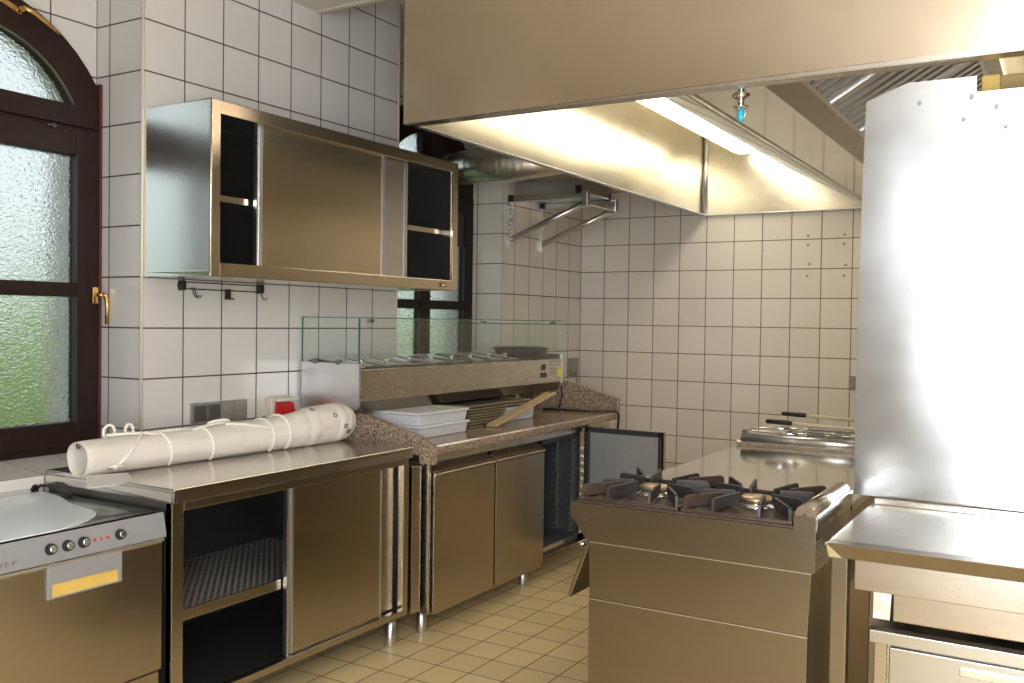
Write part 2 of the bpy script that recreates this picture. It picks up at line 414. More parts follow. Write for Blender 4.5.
# ------------------------------------------------------------------ arched windows
def ring(mb, yc, zc, R0, R1, x0, x1, n=28, a0=0., a1=PI, stilt=0.):
    for i in range(n):
        a = a0+(a1-a0)*i/n; b = a0+(a1-a0)*(i+1)/n
        P = lambda r, t: (yc - r*math.cos(t), zc + r*math.sin(t) + stilt)
        mb.prism([P(R0, a), P(R0, b), P(R1, b), P(R1, a)], 'x', x0, x1)
def window(num, W, panel=False):
    X, yc, zc, z0 = W['X'], W['yc'], W['zc'], W['z0']
    dz = zc - 2.02
    hw = .512; tz0, tz1 = 2.03+dz*.8, 2.225+dz*.8                     # transom bottom and top
    if panel: hw = .548
    ro, ri = hw + .07, .44
    zA = 2.02+dz                                                   # springing height of the arch
    win = bpy.data.objects.new('window_%d' % num, None); COL.objects.link(win); win.location = (X, yc, z0)
    win['kind'] = 'structure'
    f = MB(); xa, xb = X-.07, X-.012
    f.box(xa, xb, yc-hw, yc-hw+.06, z0, zA+.30).box(xa, xb, yc+hw-.06, yc+hw, z0, zA+.30)
    f.box(xa+.001, xb-.001, yc-hw+.001, yc+hw-.001, z0-.001, z0+.06)
    f.box(xa+.0015, xb-.0015, yc-hw+.001, yc+hw-.001, tz0+.07, tz1-.08)
    ring(f, yc, zA, ri+.07, ro, xa-.001, xb-.002)
    f.build('window_frame', 'wood_dark', win, .003)
    # arched top light
    a = MB(); xs = X
    ring(a, yc, zA, ri, ri+.085, X-.06, xs, a0=math.asin((tz1-zA)/(ri+.085))*.9, a1=PI-math.asin((tz1-zA)/(ri+.085))*.9)
    a.box(X-.0595, xs-.001, yc-hw+.02, yc+hw-.02, tz0+.115, tz1)
    if panel: a.box(X-.0585, xs-.002, yc-.045, yc+.045, tz1-.01, zA+ri+.02)
    al = a.build('arched_top_light', 'wood_dark', win, .003)
    g = MB(); th0 = math.asin((tz1-zA)/ri)
    pts = [(yc - ri*math.cos(t)*1.01, zA + ri*math.sin(t)*1.01) for t in [th0+(PI-2*th0)*i/24 for i in range(25)]]
    g.prism(pts[::-1], 'x', X-.036, X-.030)
    g.build('pane', 'frosted_glass', al)
    b = MB(); ring(b, yc, zA, ri-.003, ri+.001, X-.01, X+.003, a0=th0, a1=PI-th0)
    b.build('glazing_bead', 'steel_dark', al)
    # two casements
    for sgn in (-1, 1):
        y0, y1 = sorted((yc+sgn*.0, yc+sgn*(hw-.012)))
        s = MB(); e = .10; cm = .048
        gi = yc+sgn*cm; go = yc+sgn*(hw-.105)
        s.box(X-.06, xs, gi, yc+sgn*.002, z0+.03, tz0+.105); s.box(X-.06, xs, go, yc+sgn*(hw-.012), z0+.03, tz0+.105)
        s.box(X-.0595, xs-.001, y0+.003, y1-.003, z0+.025, z0+.118); s.box(X-.0595, xs-.001, y0+.003, y1-.003, tz0, tz0+.104)
        s.box(X-.055, xs-.006, y0, y1, 1.480, 1.535)
        ss = s.build('casement', 'wood_dark', win, .004)
        ya, yb = sorted((gi, go)); topz = tz0
        if panel and sgn > 0: topz = 1.90
        for k, (za, zb) in enumerate(((z0+.11, 1.485), (1.53, topz))):
            bx(X-.038, X-.032, ya-.004, yb+.004, za, zb+.004).build('pane', 'frosted_glass', ss)
        bd = MB()
        for za, zb in ((z0+.118, 1.480), (1.535, topz)):
            bd.box(X-.02, X-.003, ya, ya+.008, za, zb).box(X-.02, X-.003, yb-.008, yb, za, zb)
        bd.build('glazing_bead', 'rubber', ss)
        if panel and sgn > 0:
            bx(X-.045, X-.01, ya-.004, yb+.004, topz, tz0+.005).build('blanking_board', 'board_dark', ss)
    if panel:
        pts = [(yc + .04, tz1)] + [(yc - ri*math.cos(t), zA + ri*math.sin(t)) for t in [PI/2+.10+(PI/2-.10-th0)*i/14 for i in range(15)]]
        MB().prism(pts, 'x', X-.03, X-.006).build('blanking_board', 'board_dark', win)
    else:
        # reddish weather strip on the hinge side, latch plates and handles
        bx(X-.03, X-.004, yc+hw-.008, yc+hw+.004, z0, 2.33).build('weather_strip', 'wood_red', win)
        h = bx(X, X+.008, -.052, -.026, 1.455, 1.522).build('handle_plate', 'gold_handle', win, .003)
        MB().cyl((X+.004, -.040, 1.49), (X+.045, -.030, 1.49), .009).tube([(X+.045, -.034, 1.495), (X+.048, -.020, 1.485), (X+.045, -.014, 1.44), (X+.042, -.014, 1.375)], [.008, .009, .0075, .007]).build('handle_lever', 'gold_handle', h)
        h2 = MB().box(-.004, .004, -.042, .042, -.011, .011, Matrix.Translation((X+.004, -.385, 2.530)) @ Matrix.Rotation(math.radians(-20), 4, 'X')).build('handle_plate', 'gold_handle', win, .003)
        MB().cyl((X, -.36, 2.522), (X+.04, -.36, 2.522), .010).tube([(X+.04, -.365, 2.525), (X+.045, -.33, 2.518), (X+.045, -.28, 2.495), (X+.045, -.225, 2.466)], [.010, .0105, .009, .008]).build('handle_lever', 'gold_handle', h2)
        MB().cyl((X, -.22, 2.128), (X+.012, -.22, 2.128), .010, seg=12).cyl((X+.006, -.25, 2.128), (X+.006, -.17, 2.128), .005, seg=10).build('hinge', 'cast_iron', win)
    return win
window(1, W1)
window(2, W2, True)

# ------------------------------------------------------------------ wall cabinet
def wall_cabinet():
    t = thing('wall_cabinet', 'long stainless steel wall cabinet with sliding doors left partly open on white tiles', 'cabinet', (0.003, .005, 1.565))
    x0, x1, y0, y1, z0, z1 = .003, .383, .005, 1.612, 1.562, 2.212
    c = MB()
    c.box(x0, x1-.004, y0, y0+.018, z0, z1).box(x0, x1-.004, y1-.018, y1, z0, z1)
    c.box(x0, x1-.004, y0, y1, z1-.018, z1).box(x0, x1-.004, y0, y1, z0, z0+.02)
    c.box(x0, x0+.006, y0, y1, z0, z1)
    c.build('carcass', 'steel_bright', t, .003)
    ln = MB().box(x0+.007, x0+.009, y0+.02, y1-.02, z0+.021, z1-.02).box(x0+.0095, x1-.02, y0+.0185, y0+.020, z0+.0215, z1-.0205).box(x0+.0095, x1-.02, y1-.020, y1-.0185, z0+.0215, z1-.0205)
    ln.build('interior_shade', 'steel_dark', t)  # dark sheets put the shade of the cabinet interior into the colour
    f = MB()
    f.box(x1-.016, x1, y0, y0+.042, z0, z1).box(x1-.016, x1, y1-.042, y1, z0, z1)
    f.box(x1-.016, x1, y0+.042, y1-.042, z1-.050, z1).box(x1-.016, x1, y0+.042, y1-.042, z0, z0+.050)
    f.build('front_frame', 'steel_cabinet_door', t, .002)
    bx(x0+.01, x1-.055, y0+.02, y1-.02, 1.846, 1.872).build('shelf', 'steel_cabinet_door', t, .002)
    def door(n, ya, yb, xa):
        d = MB().box(xa, xa+.016, ya+.028, yb-.028, z0+.05, z1-.045).build('sliding_door', n, t, .002)
        for a in (ya, yb-.028):
            h = MB(); h.box(xa-.004, xa+.016, a, a+.007, z0+.05, z1-.045).box(xa-.004, xa+.016, a+.021, a+.028, z0+.05, z1-.045).box(xa-.004, xa+.003, a, a+.028, z0+.05, z1-.045)
            h.build('grip_channel', 'steel_light', d, .001)
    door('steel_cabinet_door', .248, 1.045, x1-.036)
    door('steel_light', .445, 1.245, x1-.060)
    p = bx(x1, x1+.003, 1.46, 1.51, z0+.015, z0+.034).build('maker_plate', 'label_dark', t)
    bx(x1+.003, x1+.004, 1.472, 1.50, z0+.019, z0+.030).build('maker_mark', 'beige_plastic', p)
wall_cabinet()

# hook rail below the cabinet
t = thing('hook_rail', 'thin black wire rail with rounded ends under the wall cabinet', 'rail', (.0, .38, 1.53))
r = MB().tube([(.03, .178, 1.549), (.03, .39, 1.5485), (.03, .603, 1.548)], .0025).tube([(.03, .178, 1.522), (.03, .39, 1.5215), (.03, .603, 1.521)], .0025)
r.build('rod', 'black_plastic', t)
for y in (.178, .604):
    MB().prism([(y-.006, 1.515), (y+.006, 1.515), (y+.010, 1.535), (y+.006, 1.555), (y-.006, 1.555), (y-.010, 1.535)], 'x', 0, .034).build('end_bracket', 'black_plastic', t, .002)
for y, l, w in ((.222, 'double wire hook at the window end of the black rail', 0), (.405, 'broad flat black hook midway along the wire rail', 1), (.592, 'small black hook at the far end of the wire rail', 2)):
    m = MB()
    if w == 1: m.box(.024, .036, y-.011, y+.013, 1.487, 1.527).box(.024, .05, y-.011, y+.020, 1.484, 1.490)
    else:
        for k in ((-.006, .006) if w == 0 else (0,)):
            m.tube([(.03, y+k-.004, 1.526), (.034, y+k, 1.524), (.034, y+k+.006, 1.505), (.036, y+k+.012, 1.490), (.042, y+k+.02, 1.487), (.046, y+k+.025, 1.498)], .0024)
    solo(m, 'hook', 'black_plastic', l, 'hook', (.03, y, 1.487), 'hooks on the wire rail')

# sockets and switches
def socket_strip():
    t = thing('socket_strip', 'row of four metallic grey wall sockets above the rolled tarpaulin', 'socket', (0, .388, 1.008))
    bx(0, .010, .236, .540, .963, 1.052).build('cover_frame', 'grey_plastic', t, .003)
    for i in range(4):
        bx(.010, .015, .246+i*.073, .246+i*.073+.066, .973, 1.042).build('insert', 'grey_plastic' if i in (2, 3) else 'steel_dark', t, .002)
socket_strip()
t = thing('power_socket', 'beige wall socket with a red hinged lid behind the rolled tarpaulin', 'socket', (0, .72, 1.01))
bx(0, .045, .652, .786, .945, 1.052).build('housing', 'beige_plastic', t, .008)
MB().prism([(.672, .958), (.770, .948), (.786, .985), (.776, 1.022), (.725, 1.036), (.675, 1.030), (.666, .99)], 'x', .045, .062).build('lid', 'red_plastic', t, .004)
MB().box(.04, .085, .655, .783, 1.034, 1.050).build('hood', 'beige_plastic', t, .004)
t = thing('wall_socket', 'small grey wall socket near the far left corner above the granite', 'socket', (XF, 3.95, 1.07))
bx(XF, XF+.012, 3.88, 4.035, .998, 1.136).build('cover', 'grey_plastic', t, .003)
bx(XF+.012, XF+.02, 3.91, 4.005, 1.02, 1.112).build('rocker', 'grey_plastic', t, .003)
t = thing('light_switch', 'small square grey switch on the back wall beside the tall steel sheet', 'switch', (1.887, YB, 1.035))
bx(1.85, 1.925, YB-.010, YB, .99, 1.08).build('cover', 'grey_plastic', t, .003)
bx(1.865, 1.91, YB-.016, YB-.010, 1.005, 1.065).build('rocker', 'grey_plastic', t, .002)
# cable hole in the parapet and the black hose
solo(MB().torus((.002, -.436, .800), (1, 0, 0), .011, .005).cyl((0, -.436, .800), (.004, -.436, .800), .011), 'cable_grommet', 'black_plastic', 'round black cable grommet in the tiles under the window sill', 'grommet', (0, -.436, .80))
solo(MB().tube([(.012, -.436, .800), (.03, -.432, .813), (.07, -.428, .815), (.12, -.426, .805), (.17, -.428, .7968), (.21, -.43, .7958)], .0055), 'black_hose', 'black_plastic', 'black hose from the parapet lying on the dishwasher top beside the steel table', 'hose', (.012, -.436, .80))

# ------------------------------------------------------------------ dishwasher
def dishwasher():
    t = thing('dishwasher', 'undercounter stainless dishwasher with grey control strip below the arched window', 'dishwasher', (.33, -.71, 0))
    ya, yb = -1.01, -.412
    b = MB().box(.03, .625, ya, yb, .10, .770)
    b.build('body', 'steel', t, .003)
    # top plate dished in the middle
    tp = MB(); N = 24; g = []
    for i in range(N+1):
        row = []
        for j in range(N+1):
            x = .012+(.648-.012)*i/N; y = ya+(yb-ya)*j/N
            u = min(i, N-i)/N; v = min(j, N-j)/N
            d = min(u, v); k = min(1, max(0, (d-.10)/.12)); k = k*k*(3-2*k)
            row.append(tp.bm.verts.new((x, y, .790 - .010*k + (.000))))
        g.append(row)
    for i in range(N):
        for j in range(N):
            f = tp.bm.faces.new((g[i][j], g[i+1][j], g[i+1][j+1], g[i][j+1])); f.smooth = True
    tp.box(.012, .648, ya, yb, .7702, .7765)
    tp.box(.012, .648, ya, ya+.004, .776, .7895).box(.012, .648, yb-.004, yb, .776, .7895).box(.012, .016, ya, yb, .776, .7895).box(.640, .648, ya, yb, .776, .7895)
    tp.build('top_plate', 'steel_top', t)
    # bluish protective film still stuck on most of the top, with a wavy torn edge
    fl = MB(); edge = [(.03, -.428), (.126, -.434), (.17, -.448), (.22, -.47), (.28, -.492), (.344, -.510), (.40, -.521), (.45, -.528), (.50, -.545), (.54, -.578), (.575, -.625), (.60, -.675), (.618, -.76), (.626, -.90)]
    pl = [(.03, -1.0)] + edge + [(.626, -1.0)]
    A = [fl.bm.verts.new((x, y, .7915+.0012*math.sin(x*40+y*30))) for x, y in pl]
    B = [fl.bm.verts.new((x, y, .7902)) for x, y in pl]
    fl.bm.faces.new(A); fl.bm.faces.new(B[::-1])
    for i in range(len(A)): fl.bm.faces.new((A[i], B[i], B[(i+1) % len(A)], A[(i+1) % len(A)]))
    bmesh.ops.recalc_face_normals(fl.bm, faces=fl.bm.faces)
    fl.build('protective_film', 'film', t)
    cp = MB().prism([(.625, .712), (.664, .712), (.664, .722), (.650, .790), (.625, .790)], 'y', ya, yb).build('control_strip', 'strip_grey', t, .002)
    for y, s in ((-.802, 0), (-.750, 0), (-.700, 0), (-.578, 0)):
        m = MB().lathe((.657, y, .750), (1, 0, .2), [(.0165, 0), (.0165, .004), (.014, .007), (.0135, .016), (.010, .018)], 20)
        kb = m.build('knob', 'cast_iron', t)
        MB().lathe((.671, y, .753), (1, 0, .2), [(.0105, 0), (.0105, .003), (.0085, .005)], 20).build('knob_face', 'chrome', kb)
    for y in (-.662, -.641, -.619):
        MB().lathe((.657, y, .7495), (1, 0, .2), [(.0048, 0), (.0048, .003), (.002, .005)], 12).build('indicator_lamp', 'red_lamp', t)
    # faint maker lettering pressed in the strip: two bars and small strokes like the worn print
    lt = MB()
    def stroke(y0, z0, y1, z1): lt.box(.6595, .6630, y0, y1, z0, z1)
    for i, y in enumerate((-.946, -.926, -.906)):
        stroke(y-.007, .738, y+.007, .7405); stroke(y-.007, .731, y+.007, .7335); stroke(y-.007, .724, y+.007, .7265)
        if i: stroke(y-.007, .724, y-.0045, .7405)
        else: lt.prism([(y-.007, .7245), (y-.003, .7245), (y+.007, .740), (y+.003, .740)], 'x', .6595, .6630)
    lt.build('maker_lettering', 'grey_plastic', cp)
    d = MB().box(.625, .655, ya+.006, yb-.006, .292, .700)
    dr = d.build('door', 'steel_front', t, .005)
    bx(.630, .662, ya+.006, yb-.006, .700, .709).build('door_lip', 'steel_light', dr, .002)
    h = MB(); xa, xb = .655, .663
    h.box(xa, xb, -.812, -.572, .650, .702).box(xa, xb, -.812, -.798, .611, .650).box(xa, xb, -.586, -.572, .611, .650)
    h.box(xa, xb, -.812, -.572, .608, .613)
    hb = h.build('handle_plate', 'strip_grey', dr, .002)
    MB().prism([(.655, .613), (.661, .613), (.656, .650), (.655, .650)], 'y', -.798, -.586).build('finger_pocket', 'yellow_pocket', hb)
    bx(.55, .640, ya+.01, yb-.006, .10, .283).build('plinth_panel', 'steel_front', t, .003)
    for y in (ya+.06, yb-.06):
        for x in (.10, .56): MB().cyl((x, y, 0), (x, y, .101), .018).build('foot', 'black_plastic', t)
dishwasher()

# ------------------------------------------------------------------ steel base cabinet
def base_cabinet():
    t = thing('steel_base_cabinet', 'stainless steel worktop cabinet with sliding doors carrying the rolled tarpaulin', 'cabinet', (.34, .23, 0))
    y0, y1, xf = -.395, .845, .668
    w = MB()
    w.box(.008, .684, y0-.006, y1+.006, .848, .862).box(.670, .684, y0-.006, y1+.006, .816, .85).box(.008, .684, y0-.006, y0+.008, .816, .85).box(.008, .684, y1-.006, y1+.006, .816, .85)
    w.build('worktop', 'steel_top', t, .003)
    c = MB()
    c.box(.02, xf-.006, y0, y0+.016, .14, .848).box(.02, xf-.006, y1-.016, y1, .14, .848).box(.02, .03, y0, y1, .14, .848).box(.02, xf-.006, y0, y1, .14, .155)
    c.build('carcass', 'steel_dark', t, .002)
    f = MB()
    f.box(xf-.03, xf, y0, y0+.046, .135, .83).box(xf-.03, xf, y1-.034, y1, .135, .83)
    f.box(xf-.03, xf, y0+.046, y1-.034, .785, .83).box(xf-.03, xf, y0+.046, y1-.034, .135, .160)
    f.build('front_frame', 'steel_front', t, .002)
    s = bx(.034, .612, y0+.018, .66, .418, .422).build('shelf', 'perforated_shelf', t)
    bx(.612, .622, y0+.018, .66, .408, .444).build('shelf_edge', 'steel_front', s, .002)
    def door(mat, ya, yb, xa, edge):
        d = MB().box(xa, xa+.016, ya+.032, yb-.012, .162, .787).build('sliding_door', mat, t, .002)
        h = MB().box(xa-.004, xa+.016, ya, ya+.009, .162, .787).box(xa-.004, xa+.016, ya+.022, ya+.032, .162, .787).box(xa-.004, xa+.002, ya, ya+.032, .162, .787)
        h.build('grip_channel', edge, d, .001)
        bx(xa-.004, xa+.016, yb-.012, yb, .162, .787).build('edge_strip', edge, d, .001)
    door('steel_front', .138, .690, xf-.036, 'steel_light')
    door('steel_front', .225, .800, xf-.060, 'steel_front')
    for x in (.08, .61):
        for y in (y0+.05, y1-.045):
            MB().lathe((x, y, 0), (0, 0, 1), [(.022, 0), (.0235, .004), (.0235, .1365)], 20).build('foot', 'steel_light', t)
base_cabinet()
# ------------------------------------------------------------------ pizza counter with granite
def fridge_counter():
    t = thing('refrigerated_counter', 'long refrigerated counter with speckled granite top and three steel doors, farthest door open', 'counter', (.36, 1.92, 0))
    y0, y1, xf = .955, 2.90, .662
    zt = .858
    # granite: slab, front edge, side and rear upstands
    g = MB()
    g.prism([(.01, zt-.045), (.715, zt-.045), (.722, zt-.038), (.722, zt-.008), (.714, zt), (.01, zt)], 'y', y0-.012, y1+.012)
    sl = g.build('granite_slab', 'granite', t)
    up = MB().prism([(.01, zt-.02), (.01, 1.03), (.10, 1.03), (.64, .898), (.724, .858), (.724, .775), (.655, .775), (.64, zt-.02)], 'y', y0-.016, y0+.018)
    up.build('side_upstand', 'granite', sl, .003)
    MB().prism([(.01, zt-.01), (.01, 1.05), (.30, 1.05), (.724, .945), (.724, .80), (.69, zt-.01)], 'y', y1-.018, y1+.016).build('side_upstand', 'granite', sl, .003)
    bx(.006, .034, y0, y1, zt, 1.03).build('rear_upstand', 'granite', sl, .003)
    # body
    c = MB()
    c.box(.03, xf, y0+.004, y0+.04, .125, .813).box(.03, xf, y1-.42, y1, .125, .813)
    c.box(.03, .07, y0, y1, .125, .813).box(.03, xf, y0+.03, y1, .125, .175).box(.03, xf, y0, y1, .765, .813)
    c.box(.03, xf, 1.985, 2.005, .17, .77)
    c.build('body', 'steel', t, .003)
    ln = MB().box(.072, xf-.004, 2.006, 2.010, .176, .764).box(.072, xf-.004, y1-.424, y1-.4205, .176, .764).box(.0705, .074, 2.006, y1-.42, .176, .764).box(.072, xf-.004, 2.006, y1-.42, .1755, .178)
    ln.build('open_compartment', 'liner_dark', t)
    rk = MB()
    for x in (.16, .34, .52, .62):
        rk.box(x-.008, x+.008, y1-.436, y1-.4245, .19, .76)
        for i in range(14): rk.box(x-.012, x+.012, y1-.444, y1-.436, .21+i*.038, .222+i*.038)
    rk.build('shelf_rack', 'galvanised', t)
    gk = MB()
    for a, b in ((.985, 1.49), (1.50, 1.988), (2.004, 2.478)):
        gk.box(xf, xf+.006, a, a+.02, .13, .765).box(xf, xf+.006, b-.02, b, .13, .765).box(xf, xf+.006, a, b, .745, .765).box(xf, xf+.006, a, b, .13, .15)
    gk.build('door_gasket', 'rubber', t)
    bx(xf, xf+.008, y0+.004, 2.9, .772, .806).build('front_rail', 'steel', t, .002)
    bx(.58, xf+.006, .872, y0-.018, .125, .772).build('corner_post', 'steel_front', t, .003)
    bx(xf-.01, xf+.03, y0+.004, y0+.02, .105, .80).build('corner_strip', 'steel_vertical', t, .003)
    def door(ya, yb):
        # the top edge rolls outward as a grip
        prof = [(.668, .10), (.706, .10), (.706, .712), (.716, .722), (.716, .728), (.700, .735), (.668, .760)]
        return MB().prism(prof, 'y', ya, yb).build('door', 'steel_front', t, .003)
    door(.985, 1.487); door(1.503, 1.990)
    # the third door stands open, its lining turned to the room
    d = MB().box(.692, 1.172, 2.512, 2.548, .105, .800).build('door', 'steel', t, .004)
    bx(.718, 1.150, 2.508, 2.512, .13, .778).build('door_lining', 'fridge_lining', d, .002)
    q = MB().box(.696, .722, 2.494, 2.512, .11, .797).box(1.145, 1.169, 2.494, 2.512, .11, .797).box(.696, 1.169, 2.494, 2.512, .773, .797).box(.696, 1.169, 2.494, 2.512, .11, .134)
    q.build('gasket', 'rubber', d, .004)
    MB().cyl((.688, 2.52, .11), (.688, 2.52, .80), .010).box(.655, .70, 2.50, 2.535, .795, .805).build('hinge', 'cast_iron', d)
    for x in (.12, .615):
        for y in (1.02, 1.93, 2.84):
            MB().lathe((x, y, 0), (0, 0, 1), [(.022, 0), (.0235, .004), (.0235, .1255)], 20).build('foot', 'steel_light', t)
    # compressor grille at the far end
    gr = MB()
    for i in range(12): gr.box(xf, xf+.012, 2.53, 2.88, .17+i*.045, .185+i*.045)
    gr.build('ventilation_grille', 'steel', t)
fridge_counter()

# ------------------------------------------------------------------ refrigerated topping display
def topping_unit():
    t = thing('topping_display', 'refrigerated topping display with glass screen standing over the granite counter', 'display', (.18, 1.85, .86))
    y0, y1, x0, x1 = .868, 2.83, .036, .365
    zb, zt = 1.035, 1.178
    b = MB()
    MB().prism([(x0+.002, .982), (x1-.03, .982), (x1-.005, zb-.001), (x0+.002, zb-.001)], 'y', y0+.0125, y1-.0125).build('base_skirt', 'steel_range', t, .002)  # underside shade put into the colour: darker steel than the body
    b.prism([(x0, zb), (x1, zb), (x1, zt), (x1-.012, zt+.002), (x1-.02, zt-.004), (x0, zt+.030)], 'y', y0+.012, y1-.012)
    b.build('body', 'steel', t, .002)
    # rounded end plates
    for a, bb in ((y0, y0+.012), (y1-.012, y1)):
        pts = [(x0-.02, .981), (x1-.05, .981)] + [(x1-.036+.036*math.sin(q), 1.03-.036*math.cos(q)) for q in [PI/2*i/6 for i in range(7)]] + [(x1, 1.207), (x0-.02, 1.207)]
        MB().prism(pts, 'y', a, bb).build('end_plate', 'steel_light', t, .0015)
    MB().box(-.155, .155, y0+.02, y1-.02, 0, .004, Matrix.Translation((.195, 0, 1.1925)) @ Matrix.Rotation(.12, 4, 'Y')).build('container_rim', 'black_plastic', t)
    # control end: two square buttons, vent lines
    ce = MB().box(x1, x1+.004, 2.555, 2.60, 1.115, 1.150).box(x1, x1+.004, 2.545, 2.615, 1.07, 1.10)
    ce.build('control_button', 'label_dark', t)
    vl = MB()
    for z in (1.165, 1.142, 1.120, 1.095): vl.box(x1, x1+.003, 2.65, 2.775, z-.003, z+.003)
    vl.build('ventilation_slot', 'grey_plastic', t)
    bx(x1, x1+.004, 2.757, 2.805, 1.072, 1.122).build('yellow_label', 'yellow_tag', t)
    # glass screen
    gz0, gz1 = 1.19, 1.413
    bx(x1-.008, x1-.002, y0+.004, y1-.004, zt, gz1).build('glass_pane', 'clear_glass', t)
    bx(x0-.02, x1-.010, y0+.002, y0+.008, 1.207, gz1).build('glass_pane', 'clear_glass', t)
    bx(x0-.02, x1-.010, y1-.008, y1-.002, 1.207, gz1).build('glass_pane', 'clear_glass', t)
    e = MB().box(x1-.0085, x1-.0015, y0+.003, y1-.003, gz1, gz1+.004).box(x0-.02, x1-.009, y0+.0015, y0+.0085, gz1, gz1+.004).box(x0-.02, x1-.009, y1-.0085, y1-.0015, gz1, gz1+.004)
    e.box(x1-.009, x1-.001, y0+.002, y0+.006, zt+.03, gz1).box(x0-.021, x0-.017, y0+.001, y0+.007, 1.207, gz1)
    e.build('glass_edge', 'glass_edge', t)
    cl = MB()
    for x in (.10, .24): cl.cyl((x, y0-.008, 1.212), (x, y0+.018, 1.212), .012, seg=14)
    for y in (.95, 1.9, 2.7): cl.box(x1-.016, x1+.006, y-.012, y+.012, gz1-.02, gz1-.004)
    cl.build('glass_clamp', 'steel_dark', t)
    # legs down to the granite behind
    for y in (.98, 1.85, 2.72): bx(.05, .10, y-.02, y+.02, .858, .983).build('leg', 'steel', t)
topping_unit()
# food containers with lids along the display
g0 = None
kinds = ['nearest the tarpaulin roll', 'second from the tarpaulin roll', 'third from the tarpaulin roll', 'fourth from the tarpaulin roll', 'fifth from the tarpaulin roll', 'sixth from the tarpaulin roll', 'seventh from the tarpaulin roll', 'last before the black pan']
for i, nm in enumerate(kinds):
    y = 1.005+i*.185
    lab = 'shiny steel food container lid in the topping display, ' + nm
    if i == 0:
        g0 = thing('container_lid', lab, 'lid', (.19, y, 1.196), 'steel lids along the topping display')
        l = MB(); w, hh = .064, .135
        l.prism([(y-w, 1.1805), (y+w, 1.1805), (y+w, 1.186), (y+w-.02, 1.1865), (y+w-.026, 1.193), (y-w+.026, 1.193), (y-w+.02, 1.1865), (y-w, 1.186)], 'x', .19-hh, .19+hh-.006)
        TL = Matrix.Translation((.19, 0, 1.1985)) @ Matrix.Rotation(.12, 4, 'Y') @ Matrix.Translation((-.19, 0, -1.1805))
        bmesh.ops.transform(l.bm, matrix=TL, verts=l.bm.verts)
        l.build('cover', 'steel_bright', g0, .002)
        MB().lathe((.26, y, 1.200), (0, 0, 1), [(.007, 0), (.007, .008), (.014, .012), (.014, .019), (.009, .022)], 16).build('knob', 'chrome', g0)
    else: dup(g0, (0, .185*i, 0), lab)
# round black pan
t = thing('black_pan', 'round black pan resting on the far end of the topping display', 'pan', (.17, 2.62, 1.203))
MB().lathe((.17, 2.64, 1.203), (0, 0, 1), [(.145, 0), (.158, .006), (.168, .036), (.172, .040), (.166, .042), (.150, .048), (.05, .052), (.01, .052)], 40).build('body', 'pan_black', t)
MB().tube([(.20, 2.48, 1.228), (.23, 2.445, 1.230), (.26, 2.41, 1.228)], .009).build('handle', 'pan_black', t)
MB().lathe((.17, 2.64, 1.238), (0, 0, 1), [(.176, 0), (.178, .003), (.176, .006), (.150, .0065)], 40).build('rim', 'cast_iron', t)

# white containers under the display
def white_box(x0, x1, y0, y1, z0, h, label, grp):
    t = thing('white_container', label, 'container', ((x0+x1)/2, (y0+y1)/2, z0), grp)
    def ringp(ix, z): return [(x0+ix, y0+ix, z), (x1-ix, y0+ix, z), (x1-ix, y1-ix, z), (x0+ix, y1-ix, z)]
    MB().loft([ringp(.012, z0), ringp(.004, z0+h-.013)], True, True, False).build('tub', 'white_plastic', t, .004)
    MB().loft([ringp(.0, z0+h-.0125), ringp(-.003, z0+h-.009), ringp(-.003, z0+h-.003), ringp(.003, z0+h)], True, True, False).build('lid', 'white_plastic', t, .002)
GW = 'white containers under the topping display'
zt = .8585
white_box(.17, .552, 1.075, 1.485, zt, .060, 'lower of two stacked lidded white containers next to the tarpaulin roll', GW)
white_box(.172, .550, 1.077, 1.483, zt+.0602, .061, 'upper of two stacked lidded white containers next to the tarpaulin roll', GW)
white_box(.16, .48, 1.95, 2.285, zt, .080, 'white container half hidden behind the leaning tan board', GW)

# stack of thin dark trays, each reaching farther than the one below; a tan board leans across their ends
GT = 'dark trays stacked under the topping display'
ords = ['bottom tray of the dark stack on granite', 'second dark tray up in the fanned stack', 'third dark tray up in the fanned stack', 'fourth dark tray up in the fanned stack', 'fifth dark tray up in the fanned stack', 'sixth dark tray up in the fanned stack', 'seventh dark tray up in the fanned stack', 'topmost dark tray of the fanned stack below the display']
for i, lab in enumerate(ords):
    z = zt+.0005+i*.0148; ye = 1.70+(z-zt)/.138*.66
    if z < .945: ye = min(ye, 1.935)
    ys = 1.572+.004*(i % 3)
    t = thing('dark_tray', lab, 'tray', (.36, (ys+ye)/2, z), GT)
    xo = .498-.004*(i % 2)
    bx(.19, xo-.012, ys+.010, ye-.008, z, z+.006).build('panel', 'tray_dark', t, .002)
    MB().box(xo-.0115, xo, ys, ye, z+.001, z+.0115).box(.178, .1895, ys, ye, z+.001, z+.0115).box(.1895, xo-.012, ys, ys+.0095, z+.001, z+.0115).box(.1895, xo-.012, ye-.0075, ye, z+.001, z+.0115).build('rim', 'tray_edge', t, .003)
ang = math.atan2(.130, .70)
M1 = Matrix.Translation((.530, 1.715, zt+.001)) @ Matrix.Rotation(math.radians(2.0), 4, 'Z') @ Matrix.Rotation(ang, 4, 'X')
t = thing('tan_board', 'narrow tan board leaning up across the ends of the dark trays', 'board', (.53, 1.715, zt))
MB().box(-.022, .040, 0, .71, 0, .013, M1).build('plank', 'board_tan', t, .003)
MB().cyl(M1 @ Vector((.012, .685, .0127)), M1 @ Vector((.012, .685, .0140)), .009, seg=14).build('hanging_hole', 'label_dark', t)

